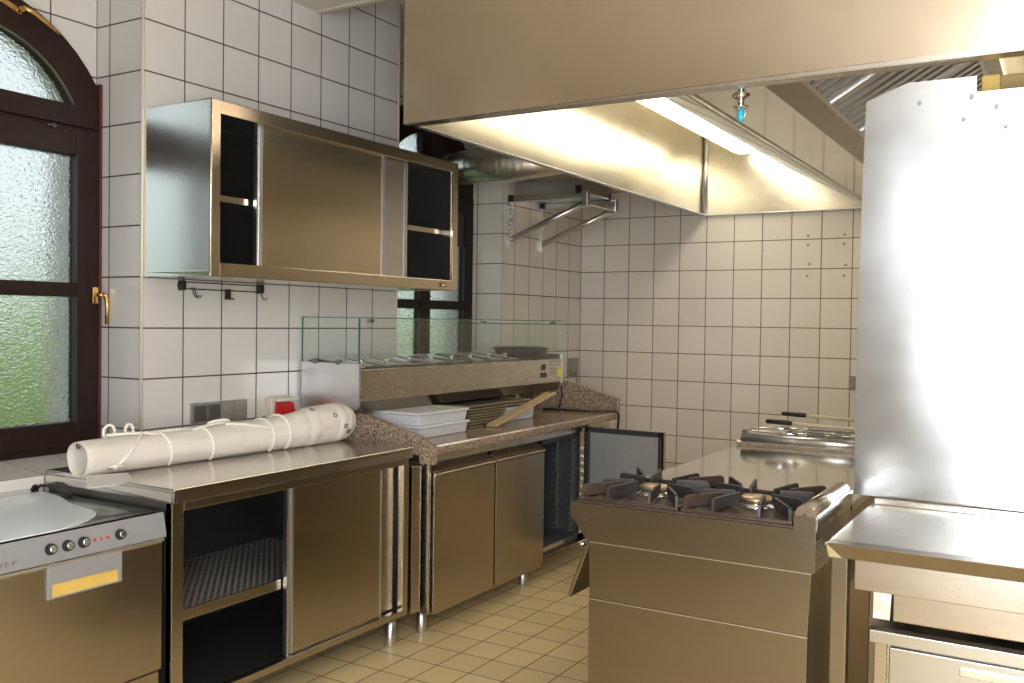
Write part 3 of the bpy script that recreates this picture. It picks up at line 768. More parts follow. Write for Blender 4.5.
# cables at the far end of the granite
solo(MB().tube([(.30, 2.70, .866), (.40, 2.72, .8665), (.52, 2.74, .8665), (.62, 2.77, .8665), (.69, 2.80, .868), (.728, 2.835, .868), (.742, 2.86, .85), (.735, 2.87, .80), (.728, 2.872, .75)], .007), 'black_cable', 'black_plastic', 'black cable hanging over the far granite corner', 'cable', (.30, 2.70, .866))
solo(MB().tube([(.02+XF+.01, 3.96, 1.02), (-.09, 3.93, .98), (-.08, 3.90, .92), (-.08, 3.86, .70), (-.08, 3.86, .007)], .007), 'grey_cable', 'grey_plastic', 'grey cable dropping from the small far wall socket', 'cable', (XF, 3.96, 1.02))
solo(MB().tube([(.33, 2.84, 1.06), (.345, 2.852, 1.0), (.35, 2.856, .95), (.34, 2.853, .90), (.335, 2.85, .867)], .0055), 'thin_cable', 'black_plastic', 'thin dark cable from the end of the topping display to granite', 'cable', (.33, 2.84, 1.06))

# ------------------------------------------------------------------ rolled tarpaulin
def tarpaulin():
    A, B = Vector((.25, -.442, .9255)), Vector((.295, .815, .950))
    ax = (B-A).normalized(); up = Vector((0, 0, 1)); sx = ax.cross(up).normalized(); up = sx.cross(ax)
    L = (B-A).length
    t = thing('rolled_tarpaulin', 'rolled white tarpaulin with eyelets tied with cord on the steel worktop', 'tarpaulin', (.27, .18, .862))
    prof = [(0, .0600), (.04, .0615), (.25, .061), (.5, .060), (.75, .0625), (1.0, .074), (1.05, .080), (1.10, .083), (L-.02, .085)]
    def rad(s):
        for (a, ra), (b, rb) in zip(prof, prof[1:]):
            if s <= b: return ra+(rb-ra)*(s-a)/(b-a)
        return prof[-1][1]
    def cen(s):
        c = A + ax*s; r = rad(s); c = Vector((c.x, c.y, .8635 + r*1.0)); return c
    seg = 56
    def ringat(s, k=1., wob=True, dx=0.):
        r = rad(min(s, L-.02))*k; c = cen(min(max(s, 0), L-.02)) + ax*(s-min(max(s, 0), L-.02)); out = []
        for i in range(seg):
            q = 2*PI*i/seg
            w = 1 + (.020*math.sin(3*q+s*5) + .012*math.sin(5*q-s*11) + .01*math.sin(9*q+s*23) if wob else 0)
            e = sx*math.cos(q)+up*math.sin(q)
            p = c + e*r*w
            if p.z < .8632: p.z = .8632
            out.append(p)
        return out
    S = [L*i/46 for i in range(47)]
    m = MB()
    rings = [ringat(.16, .60), ringat(.10, .72), ringat(.03, .86), ringat(.002, .91), ringat(0, .96)] + [ringat(s) for s in S]
    # far end closes in steps: outer hem, then the inner winding stands out
    rings += [ringat(L+.004, .97), ringat(L+.004, .86), ringat(L+.03, .86), ringat(L+.036, .82), ringat(L+.036, .60), ringat(L+.02, .45)]
    m.loft(rings, True, True)
    body = m.build('sheet', 'canvas', t)
    # overlapping outer layer edge and hem bands at the far end
    for s, k in ((L-.30, 1.012), (L-.235, 1.02), (L-.075, 1.02)):
        h = MB(); h.loft([ringat(s, 1.0), ringat(s+.002, k), ringat(s+.05, k), ringat(s+.052, 1.0)], False, False)
        h.build('hem_band', 'canvas', t)
    # loose flap at the near left end
    f = MB()
    P = [Vector((.315, -.452, .8780)), Vector((.325, -.30, .8690)), Vector((.452, -.375, .8655)), Vector((.475, -.475, .8650)), Vector((.43, -.530, .8600))]
    top = [f.bm.verts.new(p) for p in P]; bot = [f.bm.verts.new(p-Vector((0, 0, .0022))) for p in P]
    f.bm.faces.new(top); f.bm.faces.new(bot[::-1])
    for i in range(5): f.bm.faces.new((top[i], bot[i], bot[(i+1) % 5], top[(i+1) % 5]))
    bmesh.ops.recalc_face_normals(f.bm, faces=f.bm.faces)
    f.build('loose_flap', 'canvas_inside', t)
    def on(s, deg, k=1.0):
        q = math.radians(deg); e = sx*math.cos(q)+up*math.sin(q); return cen(s)+e*rad(s)*k, e
    # eyelets
    for s, d in ((L-.20, 64), (L-.10, 30), (L-.045, -6), (L-.022, -24)):
        p, e = on(min(s, L-.022), d, 1.015); p = p + ax*max(0, s-(L-.022))
        MB().torus(p, e, .0085, .0028, 18, 6).build('eyelet', 'eyelet', t)
    p = cen(0) + up*.044 + ax*.012 + sx*-.012
    MB().torus(p, ax, .0085, .0030, 18, 6).build('eyelet', 'eyelet', t)
    # cords wound round the roll
    def wind(s0, s1, d0, d1, k=1.06, n=40):
        return [max_z(on(s0+(s1-s0)*i/n, d0+(d1-d0)*i/n, k)[0]) for i in range(n+1)]
    def max_z(p): 
        p = p.copy(); p.z = max(p.z, .8675); return p
    w1 = MB().tube(wind(.30, .335, 160, -60), .0056).tube(wind(.50, .52, 150, -60), .0056).tube(wind(.28, .10, 110, -35, 1.08), .0056)
    w1.tube(wind(.27, .50, 75, 120, 1.07), .0056)
    # knot and loose loops at the near end
    kc = on(.26, 80, 1.12)[0]
    def loop(c, a, b, n=22, turns=1., lift=.0):
        return [c + a*math.cos(2*PI*turns*i/n) + b*math.sin(2*PI*turns*i/n) + Vector((0, 0, lift*math.sin(PI*i/n))) for i in range(n+1)]
    w1.tube(loop(on(.14, 112, 1.35)[0], ax*.022, up*.024), .0056).tube(loop(on(.215, 108, 1.32)[0], ax*.016, up*.022), .0056)
    w1.tube([on(.12, 105, 1.15)[0], on(.19, 92, 1.12)[0], on(.26, 80, 1.10)[0], on(.30, 62, 1.08)[0]], .0056)
    w1.tube([max_z(p) for p in (on(.10, -35, 1.08)[0], on(.07, -25, 1.20)[0], on(.09, -18, 1.35)[0], on(.13, -22, 1.30)[0])], .0045)
    w1.ball(max_z(on(.10, -28, 1.12)[0]), .010, seg=10)
    w1.build('cord', 'rope', t)
    w2 = MB().tube(wind(.80, .815, 165, -62), .0056).tube(wind(.89, .90, 160, -62), .0056).tube(wind(.62, .80, 88, 30, 1.08), .0056)
    w2.tube([on(.45, 70, 1.10)[0], on(.52, 82, 1.15)[0], on(.60, 95, 1.20)[0], on(.68, 100, 1.10)[0]], .0048)
    w2.tube(loop(on(.60, 100, 1.22)[0], ax*.05, up*.010+sx*.01), .0056)
    w2.build('cord', 'rope', t)
tarpaulin()
# ------------------------------------------------------------------ gas range
def gas_range():
    t = thing('gas_range', 'two burner gas range with a large plain steel end panel facing the camera', 'range', (2.18, .345, 0))
    y0, y1 = .120, .575
    body = MB().box(1.888, 2.528, y0+.008, y1, .06, .757)
    body.build('body', 'steel_range', t, .003)
    p = MB().prism([(1.890, .588), (2.527, .588), (2.534, .755), (1.884, .755)], 'y', y0, y0+.010)
    p.build('end_panel', 'steel_range', t, .0015)
    bx(1.889, 2.527, y0, y0+.010, .05, .585).build('end_panel', 'steel_range', t, .0015)
    for z, xa, xb in ((.5855, 1.889, 2.527), (.7555, 1.886, 2.534)): bx(xa, xb, y0-.0025, y0+.004, z-.0008, z+.0022).build('seam_highlight', 'steel_bright', t, .0008)  # bright strips paint the highlight along the folded panel edges
    # control head with chamfered front
    hd = MB().prism([(1.883, .758), (2.545, .758), (2.545, .905), (2.486, .905), (2.486, .870), (1.830, .870), (1.822, .864), (1.822, .838), (1.826, .828)], 'y', y0-.004, y0+.006)
    hp = hd.build('head_panel', 'steel_range', t, .0015)
    s = MB()
    for x, z in ((1.878, .822), (2.512, .908), (2.508, .833)): s.cyl((x, y0-.006, z), (x, y0-.003, z), .0045, seg=12)
    s.build('screw', 'label_dark', hp)
    MB().prism([(1.887, .759), (2.543, .759), (2.543, .868), (1.832, .868), (1.825, .862), (1.825, .838), (1.829, .830)], 'y', y0+.006, y1).build('head', 'steel', t, .001)
    # burner tray and dark edge
    bx(1.842, 2.484, y0+.002, y1-.004, .868, .877).build('burner_tray', 'burnt_iron', t, .003)
    # flue guard with a rounded top
    gp = [[2.488, .868]] + [[2.5145-.0265*math.cos(q), .909+.0265*math.sin(q)] for q in [PI*i/14 for i in range(15)]] + [[2.541, .868]]
    MB().loft([[(x, y, z) for x, z in gp] for y in (y0+.002, y1-.004)], True, True, True).build('flue_guard', 'steel_front', t)
    bx(2.5415, 2.548, y0, y1, .868, .912).build('guard_strip', 'chrome', t, .001)
    for cx, cy in ((2.005, .335), (2.325, .335)):
        MB().lathe((cx, cy, .877), (0, 0, 1), [(.060, 0), (.058, .006), (.046, .010), (.044, .018)], 28).build('burner_ring', 'chrome', t)
        b = MB().lathe((cx, cy, .894), (0, 0, 1), [(.043, 0), (.048, .002), (.048, .009), (.040, .013), (.01, .014)], 28).build('burner_cap', 'burner_brass', t)
    # knobs on the sloping control front
    for y in (.20, .33, .46):
        MB().lathe((1.853, y, .797), (-.8, 0, -.55), [(.022, 0), (.022, .012), (.018, .026), (.012, .028)], 20).build('control_knob', 'black_plastic', t)
    # flap below the controls, tilted outward
    M1 = Matrix.Translation((1.882, 0, .748)) @ Matrix.Rotation(math.radians(20), 4, 'Y')
    fl = MB().box(-.012, 0, .135, .54, -.185, 0, M1).build('oven_flap', 'steel_range', t, .002)
    MB().tube([(1.85, .16, .735), (1.835, .16, .735), (1.835, .52, .735), (1.85, .52, .735)], .007).build('flap_handle', 'chrome', fl)
    for x in (1.94, 2.48):
        for y in (.17, .53): MB().cyl((x, y, 0), (x, y, .061), .02).build('foot', 'chrome', t)
gas_range()
def pan_support(cx, cy, w, d, label):
    z = .8775
    t = thing('pan_support', label, 'pan support', (cx, cy, z), 'cast iron pan supports on the gas range')
    f = MB(); h = .010
    f.box(cx-w, cx+w, cy-d, cy-d+.012, z, z+h).box(cx-w, cx+w, cy+d-.012, cy+d, z, z+h).box(cx-w, cx-w+.012, cy-d, cy+d, z, z+h).box(cx+w-.012, cx+w, cy-d, cy+d, z, z+h)
    f.build('ring_frame', 'burnt_iron', t, .002)
    def fin(x0, y0, x1, y1, mat='cast_iron'):
        a, b = Vector((x0, y0, 0)), Vector((x1, y1, 0)); dirv = (b-a); L = dirv.length; dirv.normalize()
        ang = math.atan2(dirv.y, dirv.x)
        M1 = Matrix.Translation((x0, y0, z)) @ Matrix.Rotation(ang, 4, 'Z')
        m = MB(); pts = [(0, 0), (0, .030), (.004, .041), (.014, .045), (L, .045), (L, .018), (L-.02, .012), (.03, .010), (.014, .0)]
        m.prism(pts, 'y', -.0045, .0045)
        bmesh.ops.transform(m.bm, matrix=M1, verts=m.bm.verts)
        m.build('fin', mat, t, .0015)
    for o in (-.055, .055):
        fin(cx+o*1.2, cy-d+.004, cx+o*.65, cy-.055); fin(cx+o*1.2, cy+d-.004, cx+o*.65, cy+.055)
        fin(cx-w+.004, cy+o*1.3, cx-.055, cy+o*.65); fin(cx+w-.004, cy+o*1.3, cx+.055, cy+o*.65)
    for sx in (-1, 1):
        for sy in (-1, 1): fin(cx+sx*(w-.005), cy+sy*(d-.005), cx+sx*.075, cy+sy*.085, 'burnt_iron' if sx*sy > 0 else 'cast_iron')
pan_support(2.003, .345, .155, .215, 'cast iron pan support over the burner farther from the guard')
pan_support(2.323, .345, .155, .215, 'cast iron pan support over the burner beside the guard')

# ------------------------------------------------------------------ plain worktop unit behind the range
t = thing('worktop_unit', 'plain steel worktop unit mirroring the wall tiles behind the gas range', 'worktop', (2.17, 1.15, 0))
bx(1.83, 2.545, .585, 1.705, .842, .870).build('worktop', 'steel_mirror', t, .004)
bx(1.87, 2.535, .60, 1.695, .10, .842).build('body', 'steel_front', t, .003)
for i in range(2):
    d = bx(1.852, 1.869, .62+i*.54, 1.14+i*.54, .16, .80).build('door', 'steel_front', t, .003)
    MB().tube([(1.850, .70+i*.54, .77), (1.832, .70+i*.54, .77), (1.832, 1.06+i*.54, .77), (1.850, 1.06+i*.54, .77)], .006).build('handle', 'chrome', d)
for x in (1.92, 2.48):
    for y in (.65, 1.64): MB().cyl((x, y, 0), (x, y, .102), .02).build('foot', 'chrome', t)
# ------------------------------------------------------------------ deep fryer with two baskets
t = thing('deep_fryer', 'steel deep fryer behind the worktop with basket handles sticking out', 'fryer', (2.17, 2.06, 0))
m = MB().box(1.87, 2.535, 1.715, 2.44, .10, .70).box(1.83, 2.545, 1.715, 1.77, .70, .89).box(1.83, 2.545, 2.39, 2.44, .70, .89).box(1.83, 1.92, 1.77, 2.39, .70, .89).box(2.45, 2.545, 1.77, 2.39, .70, .89)
m.build('body', 'steel', t, .004)
MB().cyl((1.85, 1.735, .905), (2.545, 1.735, .905), .020, seg=16).build('front_rail', 'steel_light', t)
bx(1.92, 2.45, 1.77, 2.39, .80, .805).build('oil_basin', 'steel_dark', t)
MB().box(2.455, 2.545, 1.78, 2.40, .89, 1.01).build('splash_back', 'steel', t, .006)
for x in (1.92, 2.48):
    for y in (1.78, 2.38): MB().cyl((x, y, 0), (x, y, .102), .02).build('foot', 'chrome', t)
def basket(y, zt, label, xs):
    t = thing('fryer_basket', label, 'basket', (2.2, y, .81), 'wire baskets in the deep fryer')
    w = MB(); x0, x1, hy = 2.0, 2.44, .115
    w.tube([(x1, y-.03, .905), (x1, y, zt-.012), (x1, y+.03, .905)], .004, 6)
    for z in (.83, .87, .905):
        w.tube([(x0, y-hy, z), (x1, y-hy, z), (x1, y+hy, z), (x0, y+hy, z), (x0, y-hy, z)], .003, 6)
    for i in range(12):
        x = x0+(x1-x0)*i/11; w.tube([(x, y-hy, .905), (x, y-hy, .83), (x, y+hy, .83), (x, y+hy, .905)], .0018, 5)
    for i in range(7):
        yy = y-hy+2*hy*i/6; w.tube([(x0, yy, .905), (x0, yy, .83), (x1, yy, .83), (x1, yy, .905)], .0018, 5)
    w.build('wire_mesh', 'chrome', t)
    h = MB().tube([(x1, y, zt-.012), (x0+.1, y, zt-.004), (xs+.11, y, zt)], .008, 10).build('handle_rod', 'cream_plastic', t)
    MB().tube([(xs+.118, y, zt), (xs+.08, y, zt+.001), (xs, y, zt+.002)], [.010, .0115, .010], 10).build('grip', 'black_plastic', h)
basket(1.93, .962, 'fryer basket nearer the worktop with black gripped handle', 1.905)
basket(2.24, .972, 'fryer basket nearer the back wall with black gripped handle', 1.895)
# pale bar and tongs lying along the fryer
solo(MB().cyl((1.93, 1.79, .9015), (2.44, 1.80, .9015), .011, seg=12).ball((1.93, 1.79, .9015), .013, (1.3, 1, 1), 10), 'lifting_bar', 'cream_plastic', 'pale rod lying across the fryer in front of the baskets', 'rod', (1.93, 1.79, .90))
tg = thing('tongs', 'steel tongs lying open at the front corner of the fryer', 'tongs', (1.9, 1.75, .93))
MB().tube([(1.850, 1.752, .929), (1.90, 1.756, .932), (2.02, 1.76, .9325), (2.12, 1.758, .9315)], [.007, .005, .005, .008]).build('arm', 'chrome', tg)
MB().tube([(1.850, 1.752, .929), (1.89, 1.745, .945), (1.99, 1.75, .955), (2.09, 1.76, .952)], [.007, .005, .005, .008]).build('arm', 'chrome', tg)

# ------------------------------------------------------------------ steel worktable on the right
def worktable():
    t = thing('steel_worktable', 'stainless steel worktable with deep front edge in front of tall steel sheet', 'table', (3.4, .33, 0))
    x0, x1, y0, y1 = 2.592, 4.30, .020, .640
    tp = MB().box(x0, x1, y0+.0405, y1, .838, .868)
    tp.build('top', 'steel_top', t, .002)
    MB().prism([(y0+.020, .829), (y0+.040, .829), (y0+.040, .868), (y0, .868), (y0, .866)], 'x', x0+.002, x1).build('front_edge', 'steel_range', t, .001)  # part of the top; the floor's dark reflection is put into its colour
    cc = MB(); v = [cc.bm.verts.new(p) for p in ((x0-.001, y0-.001, .867), (x0+.003, y0+.018, .829), (x0+.036, y0+.018, .829), (x0-.001, y0+.003, .867), (x0+.003, y0+.024, .829), (x0+.036, y0+.024, .829))]
    for q in ((0, 1, 2), (5, 4, 3), (0, 3, 4, 1), (1, 4, 5, 2), (2, 5, 3, 0)): cc.bm.faces.new([v[i] for i in q])
    bmesh.ops.recalc_face_normals(cc.bm, faces=cc.bm.faces); cc.build('corner_cap', 'steel_bright', t)
    bx(x0+.062, x1-.04, y0+.035, y0+.050, .752, .832).build('apron', 'steel_front', t, .002)
    bx(x0+.03, x0+.045, y0+.07, y1-.04, .752, .838).build('apron', 'steel', t, .002)
    for x, y in ((x0+.008, y0+.020), (x1-.05, y0+.02), (x0+.008, y1-.06), (x1-.05, y1-.06)):
        bx(x, x+.040, y, y+.040, .03, .838).build('leg', 'steel_range', t, .003)
    for x, y in ((x0+.028, y0+.04), (x1-.03, y0+.04), (x0+.028, y1-.04), (x1-.03, y1-.04)):
        MB().cyl((x, y, 0), (x, y, .031), .018).build('foot', 'black_plastic', t)
    bx(x0+.01, x1-.01, y1-.015, y1, .868, .884).build('rear_upstand', 'steel_top', t, .002)
worktable()
def under_unit():
    t = thing('undercounter_fridge', 'low steel undercounter unit standing beneath the steel worktable', 'cabinet', (3.4, .38, 0))
    x0, x1, y0, y1 = 2.690, 4.2, .145, .60
    bx(x0, x1, y0+.02, y1, .08, .60).build('body', 'steel', t, .003)
    MB().prism([(y0-.008, .600), (y0-.008, .632), (y0+.006, .640), (y1, .640), (y1, .600)], 'x', x0-.012, x1).build('top', 'steel_under', t, .002)
    bx(x0, x0+.030, y0, y0+.02, .08, .600).build('corner_post', 'steel_front', t, .002)
    for i in range(2):
        d = bx(x0+.036+i*.74, x0+.770+i*.74, y0-.004, y0+.019, .10, .594).build('door', 'steel_under', t, .003)
        bx(x0+.20+i*.74, x0+.60+i*.74, y0-.012, y0-.004, .555, .575).build('grip', 'steel', d, .002)
    for x in (x0+.05, x1-.05):
        for y in (y0+.06, y1-.05): MB().cyl((x, y, 0), (x, y, .081), .02).build('foot', 'black_plastic', t)
    # upper drawer band hung under the table top
    b = thing('slide_drawer', 'shallow steel drawer slung under the worktable above the low unit', 'drawer', (3.2, .3, .66))
    bx(x0+.046, 4.1, .118, .56, .668, .748).build('drawer_box', 'steel_front', b, .003)
    MB().prism([(x0-.002, .668), (x0+.040, .668), (x0+.044, .74), (x0+.014, .748), (x0-.002, .748)], 'y', .118, .56).build('runner', 'galvanised', b, .002)
    MB().cyl((x0+.056, .112, .738), (x0+.056, .118, .738), .007, seg=12).build('screw', 'chrome', b)
under_unit()
# ------------------------------------------------------------------ tall steel sheet behind the table
def sheet():
    t = thing('steel_sheet', 'tall dented stainless sheet standing upright behind the worktable', 'sheet', (3.3, .66, .87))
    y = .660
    m = MB(); N, K = 40, 34; X0, X1 = 2.550, 4.25
    def top(x):
        if x < 2.665: return 2.100 + (x-2.55)/.115*.045
        if x < 2.852: return 2.145
        return 2.098
    xs = [X0+(2.665-X0)*i/5 for i in range(6)] + [2.70+i*.0375 for i in range(4)] + [2.8515, 2.8525] + [2.9+i*.075 for i in range(19)]
    random.seed(3)
    g = []
    for x in xs:
        col = []
        for j in range(K+1):
            z = .8855 + (top(x)-.8855)*j/K
            e = max(0, 1-(x-X0)/.12)
            w = .004*math.sin(x*7+z*3)+.003*math.sin(z*8+x*3)
            w += e*.003*math.sin(z*6+.6)
            # turned edge at the foot
            if j == 0: w -= .0
            col.append(m.bm.verts.new((x - e*.008*(1-math.cos(z*2.6)), y + w, z)))
        g.append(col)
    for i in range(len(xs)-1):
        for j in range(K):
            f = m.bm.faces.new((g[i][j], g[i+1][j], g[i+1][j+1], g[i][j+1])); f.smooth = True
    o = m.build('panel', 'steel_sheet', t)
    so = o.modifiers.new('thick', 'SOLIDIFY'); so.thickness = .004; so.offset = 0
    es = o.modifiers.new('crisp_edges', 'EDGE_SPLIT'); es.split_angle = math.radians(45)
    s = MB()
    for x, z in ((2.70, 2.08), (2.84, 2.085), (2.905, 2.05), (2.82, 2.02), (2.93, 1.99)): s.cyl((x, y-.012, z), (x, y+.002, z), .0055, seg=12)
    s.build('screw', 'steel_dark', t)
sheet()

# ------------------------------------------------------------------ extractor hood
def hood():
    t = thing('extractor_hood', 'big stainless extractor hood with fluorescent light and baffle filters hanging over the range', 'extractor hood', (2.12, 2.3, 2.17))
    x0, x1, y0, y1, z0, z1 = .826, 3.42, .572, 4.07, 2.180, 2.86
    # front skirt: folded lip under it
    MB().prism([(x0, z0), (x1, z0+.024), (x1, z1), (x0, z1)], 'y', y0, y0+.003).build('front_panel', 'steel_hood', t)
    MB().box(x0+.002, x1, y0+.004, y0+.064, z0, z0+.006).box(x0+.002, x1, y0+.061, y0+.064, z0+.006, z0+.03).box(x0+.002, x1, y0+.004, y0+.007, z0+.006, z0+.034).build('front_lip', 'steel', t, .001)
    bx(x0, x0+.003, y0+.004, y1, z0, z1).build('side_panel', 'steel_hood_inside', t)
    bx(x1-.003, x1, y0+.004, y1, z0, z1).build('side_panel', 'steel_hood_inside', t)
    MB().box(x0, x0+.030, y0+.032, y1, z0, z0+.006).build('side_lip', 'steel_light', t, .001)
    MB().box(x0+.004, x1-.004, y1-.004, y1, z0, z1).build('rear_panel', 'steel_hood_inside', t)
    MB().box(x0+.004, x1-.004, y1-.030, y1-.005, z0-.002, z0+.005).build('rear_lip', 'steel_light', t, .001)
    bx(x0, x1, y0, y1, z1, z1+.004).build('top_panel', 'steel_hood_inside', t)
    MB().cyl((x0+.02, y1-.012, z0+.006), (x0+.02, y1-.012, z1), .012, seg=12).build('corner_seam', 'steel_light', t)
    # filter bank: trough and two sloping rows of baffles
    xa, xb, zt = 1.995, 2.235, 2.185
    tr = MB().box(xa, xb, y0+.068, y1-.032, zt, zt+.004)
    tr.build('drip_trough', 'steel_mirror', t)
    fr = MB()
    def slope(sx, xs, deg):
        """frame and baffles rising from the trough edge at xs outward along sx"""
        al = math.radians(deg)
        def P(u, y, n=0.): return Vector((xs + sx*(u*math.cos(al)+n*math.sin(al)), y, zt + u*math.sin(al) - n*math.cos(al)))
        def slab(mb, u0, u1, ya, yb, n0, n1):
            c = [P(u, y, n) for n in (n0, n1) for u, y in ((u0, ya), (u1, ya), (u1, yb), (u0, yb))]
            v = [mb.bm.verts.new(p) for p in c]
            fs = [mb.bm.faces.new([v[i] for i in q]) for q in ((0,3,2,1),(4,5,6,7),(0,1,5,4),(1,2,6,5),(2,3,7,6),(3,0,4,7))]
            bmesh.ops.recalc_face_normals(mb.bm, faces=fs)
        W = .62
        rail = MB(); slab(rail, 0, .085, y0+.068, y1-.032, 0, .006); slab(rail, W, W+.06, y0+.068, y1-.032, 0, .006)
        rail.build('filter_rail', 'steel_under', t)
        back = MB(); slab(back, .0, W+.06, y0+.068, y1-.032, -.030, -.026)
        back.build('filter_backing', 'steel_dark', t)
        n = 6; pitch = (y1-y0-.11)/n
        for i in range(n):
            ya = y0+.07+i*pitch; yb = ya+pitch-.004
            fm = MB(); slab(fm, .086, .100, ya, yb, -.012, .010); slab(fm, W-.015, W-.001, ya, yb, -.012, .010); slab(fm, .1, W-.015, ya, ya+.014, -.012, .010); slab(fm, .1, W-.015, yb-.014, yb, -.012, .010)
            ff = fm.build('filter', 'steel_light', t)
            bm_ = MB(); k = 7
            for j in range(k):
                yy = ya+.018+(yb-ya-.036)*j/(k-.5); w = (yb-ya-.036)/k*.55
                slab(bm_, .1, W-.015, yy, yy+w, -.004, .006)
            bm_.build('baffles', 'steel_light', ff)
        wing = MB(); a = P(W+.06, 0); wing.box(a.x, a.x+sx*.004, y0+.068, y1-.032, a.z-.002, z1-.004).build('filter_shroud', 'steel_hood_inside', t)
    slope(1, xb, 31)
    slope(-1, xa, 28)
hood()
# fluorescent lamp at the hood's left, unseen one added right to light the filters
def hood_lamp(xc, label):
    t = thing('fluorescent_lamp', label, 'lamp', (xc, 2.9, 2.858), 'fluorescent lamps in the hood')
    bx(xc-.055, xc+.055, 1.92, 3.84, 2.625, 2.66).build('fixture', 'cream_plastic', t, .004)
    for y in (2.2, 3.55): bx(xc-.02, xc+.02, y-.02, y+.02, 2.66, 2.859).build('hanger', 'steel_light', t)
    MB().prism([(xc-.085, 2.625), (xc-.095, 2.60), (xc-.08, 2.572), (xc-.04, 2.56), (xc+.04, 2.56), (xc+.08, 2.572), (xc+.095, 2.60), (xc+.085, 2.625)], 'y', 1.90, 3.86).build('diffuser', 'lamp_tube', t, .01)
hood_lamp(1.20, 'glowing fluorescent lamp above the left edge of the hood trough')
hood_lamp(3.02, 'unseen fluorescent lamp added on the hood side nearer the steel sheet to brighten the filters')
# sprinkler
t = thing('sprinkler_nozzle', 'chrome sprinkler with blue glass bulb hanging under the hood trough', 'sprinkler', (2.135, .72, 2.185))
sx_, sy_ = 2.125, .75
MB().lathe((sx_, sy_, 2.185), (0, 0, -1), [(.030, 0), (.030, .004), (.018, .012), (.011, .014), (.011, .034), (.026, .036), (.026, .040), (.010, .042)], 20).build('body', 'chrome', t)
MB().tube([(sx_-.012, sy_, 2.146), (sx_-.014, sy_, 2.118), (sx_, sy_, 2.098), (sx_+.014, sy_, 2.118), (sx_+.012, sy_, 2.146)], .0028).build('yoke', 'chrome', t)
MB().lathe((sx_, sy_, 2.142), (0, 0, -1), [(.004, 0), (.010, .008), (.012, .022), (.010, .038), (.004, .046)], 16).build('glass_bulb', 'blue_bulb', t)
# tan duct box behind the sheet top
t = thing('duct_box', 'tall tan painted duct box behind the notched top of the steel sheet', 'duct', (3.1, .97, 0))
bx(2.862, 3.40, .80, 1.15, 0, 2.172).build('casing', 'tan_paint', t, .004)
bx(2.855, 2.905, .78, .80, 0, 2.172).build('edge_strip', 'yellow_pocket', t, .003)

# ------------------------------------------------------------------ exhaust duct to the window
def duct():
    ctrl = [(-.372, 2.62, 2.385), (-.30, 2.60, 2.375), (-.18, 2.49, 2.36), (-.02, 2.42, 2.35), (.16, 2.43, 2.345), (.34, 2.47, 2.36), (.52, 2.56, 2.40), (.64, 2.65, 2.445), (.76, 2.66, 2.45), (.808, 2.66, 2.45)]
    P = [Vector(c) for c in ctrl]; path = []; rad = []
    n = 14
    for i in range(len(P)-1):
        p0, p1, p2, p3 = P[max(i-1, 0)], P[i], P[i+1], P[min(i+2, len(P)-1)]
        for k in range(n):
            u = k/n
            path.append(.5*((2*p1)+(-p0+p2)*u+(2*p0-5*p1+4*p2-p3)*u*u+(-p0+3*p1-3*p2+p3)*u**3))
    path.append(P[-1])
    for i in range(len(path)): rad.append(.101 + .0012*math.sin(i*2.1) + .003*math.sin(i*.23+1))
    t = thing('exhaust_duct', 'shiny flexible aluminium duct bending from the far window to the hood', 'duct', (.0, 2.45, 2.25))
    MB().tube(path, rad, 28).build('hose', 'galvanised', t)
    MB().cyl((.80, 2.66, 2.45), (.8255, 2.66, 2.45), .112, seg=28).build('collar', 'steel_light', t)
duct()

# ------------------------------------------------------------------ wall bracket with steel tray
def bracket():
    t = thing('shelf_bracket', 'steel shelf bracket with two slanted struts high in the far left corner', 'bracket', (XF, 3.2, 2.0))
    for y in (3.0, 3.43):
        bx(XF, XF+.018, y-.02, y+.02, 1.90, 2.25).build('wall_rail', 'galvanised', t, .002)
        MB().box(-.13, .42, y-.016, y+.016, 2.205, 2.24, None).build('arm', 'steel_light', t, .003)
        MB().tube([(-.125, y, 1.955), (.43, y, 2.175)], .023, 4).build('strut', 'galvanised', t)
        bx(.40, .445, y-.02, y+.02, 2.15, 2.245).build('end_fitting', 'steel_light', t, .004)
    bx(.405, .435, 3.02, 3.41, 2.165, 2.195).build('cross_bar', 'galvanised', t, .003)
    for y in (3.0, 3.43):
        bx(.360, .405, y-.03, y-.016, 2.235, 2.285).build('corner_cap', 'black_plastic', t, .004)
        bx(-.14, -.10, y-.03, y-.016, 2.205, 2.25).build('corner_cap', 'black_plastic', t, .004)
    # chain hanging at the wall end
    ch = MB()
    for i in range(10): ch.torus((-.126+.004*(i % 2), 2.968, 2.19-i*.026), (0, 1, 0) if i % 2 else (1, 0, 0), .012, .0032, 12, 6)
    ch.build('chain', 'chrome', t)
    s = thing('steel_tray', 'shallow grey steel tray resting on the slanted shelf bracket', 'tray', (.12, 3.2, 2.24))
    m = MB().box(-.135, .40, 2.985, 3.45, 2.2405, 2.246).box(-.135, .40, 2.985, 2.991, 2.246, 2.335).box(-.135, .40, 3.444, 3.45, 2.246, 2.335).box(-.135, -.129, 2.99, 3.445, 2.246, 2.335).box(.394, .40, 2.99, 3.445, 2.246, 2.335)
    m.build('pan', 'steel_light', s, .002)
bracket()

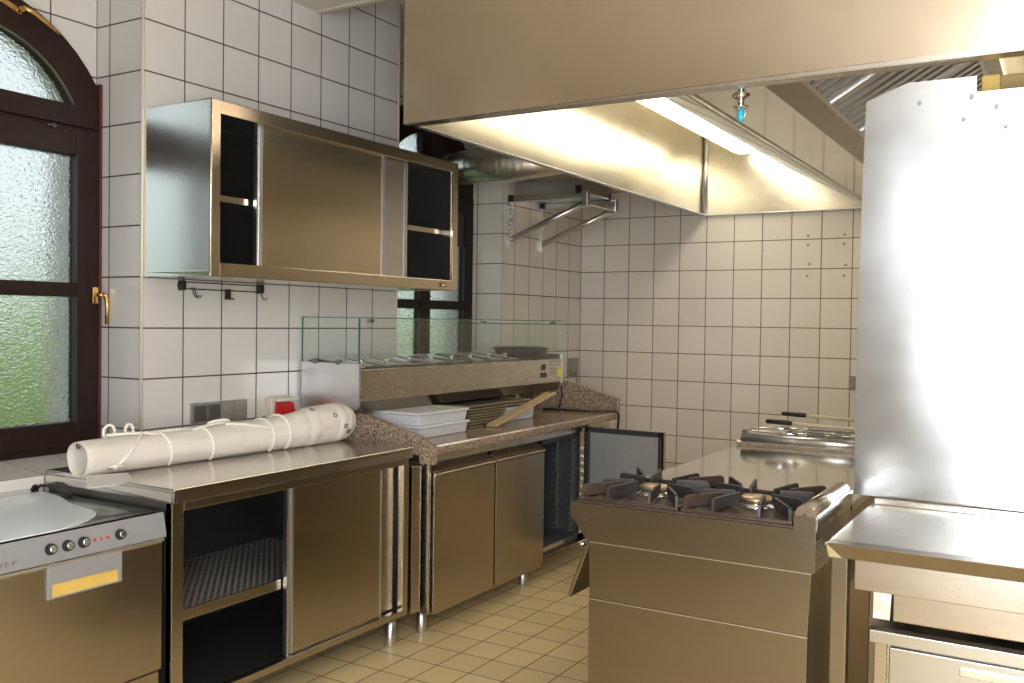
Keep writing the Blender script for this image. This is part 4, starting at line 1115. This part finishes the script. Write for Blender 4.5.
# ------------------------------------------------------------------ light
w = bpy.data.worlds.new('world'); SC.world = w; w.use_nodes = True
nt = w.node_tree; nt.nodes.clear(); k = NT(nt)
o = k.n('ShaderNodeOutputWorld'); b = k.n('ShaderNodeBackground', Strength=1.15)
b.inputs[0].default_value = (.86, .95, 1.0, 1); k.link(b.outputs[0], o.inputs[0])
def area(name, loc, rot, sx, sy, power, col):
    l = bpy.data.lights.new(name, 'AREA'); l.shape = 'RECTANGLE'; l.size = sx; l.size_y = sy; l.energy = power; l.color = col
    ob = bpy.data.objects.new(name, l); COL.objects.link(ob); ob.location = loc; ob.rotation_euler = rot
    return ob
# daylight entering by the glazed doorway behind the photographer
area('doorway_daylight', ((DX0+DX1)/2, YR-.12, 1.40), (PI/2, 0, 0), DX1-DX0, 2.0, 150, (.93, .97, 1.0))
# ceiling luminaires behind and beside the photographer
def ceiling_lamp(x, y, label, ln=.62):
    t = thing('ceiling_lamp', label, 'lamp', (x, y, LOWC))
    MB().box(x-.05, x+.05, y-ln, y+ln, LOWC-.115, LOWC-.07).build('housing', 'white_plastic', t, .004)
    for q in (-.4, .4): bx(x-.012, x+.012, y+q-.012, y+q+.012, LOWC-.07, LOWC).build('hanger', 'white_plastic', t)
    for q in (-1, 1): bx(x-.02, x+.02, y+q*ln-.012, y+q*ln+.012, LOWC-.17, LOWC-.07).build('lamp_holder', 'white_plastic', t, .002)
    MB().cyl((x, y-ln+.012, LOWC-.145), (x, y+ln-.012, LOWC-.145), .020, seg=16).build('tube', 'room_tube', t)
ceiling_lamp(2.92, -1.3, 'suspended ceiling lamp between the camera and the window wall')
ceiling_lamp(4.25, -1.0, 'suspended ceiling lamp over the floor before the worktable')
sun = bpy.data.lights.new('sun', 'SUN'); sun.energy = 2.6; sun.angle = .02; sun.color = (1, .95, .85)
so = bpy.data.objects.new('sun', sun); COL.objects.link(so); so.rotation_euler = Vector((-.55, -.40, -.75)).to_track_quat('-Z', 'Y').to_euler()

SC.cycles.sample_clamp_indirect = 6
SC.view_settings.view_transform = 'Standard'; SC.view_settings.look = 'None'
SC.view_settings.gamma = 1; SC.view_settings.use_curve_mapping = False
SC.view_settings.exposure = 0.15
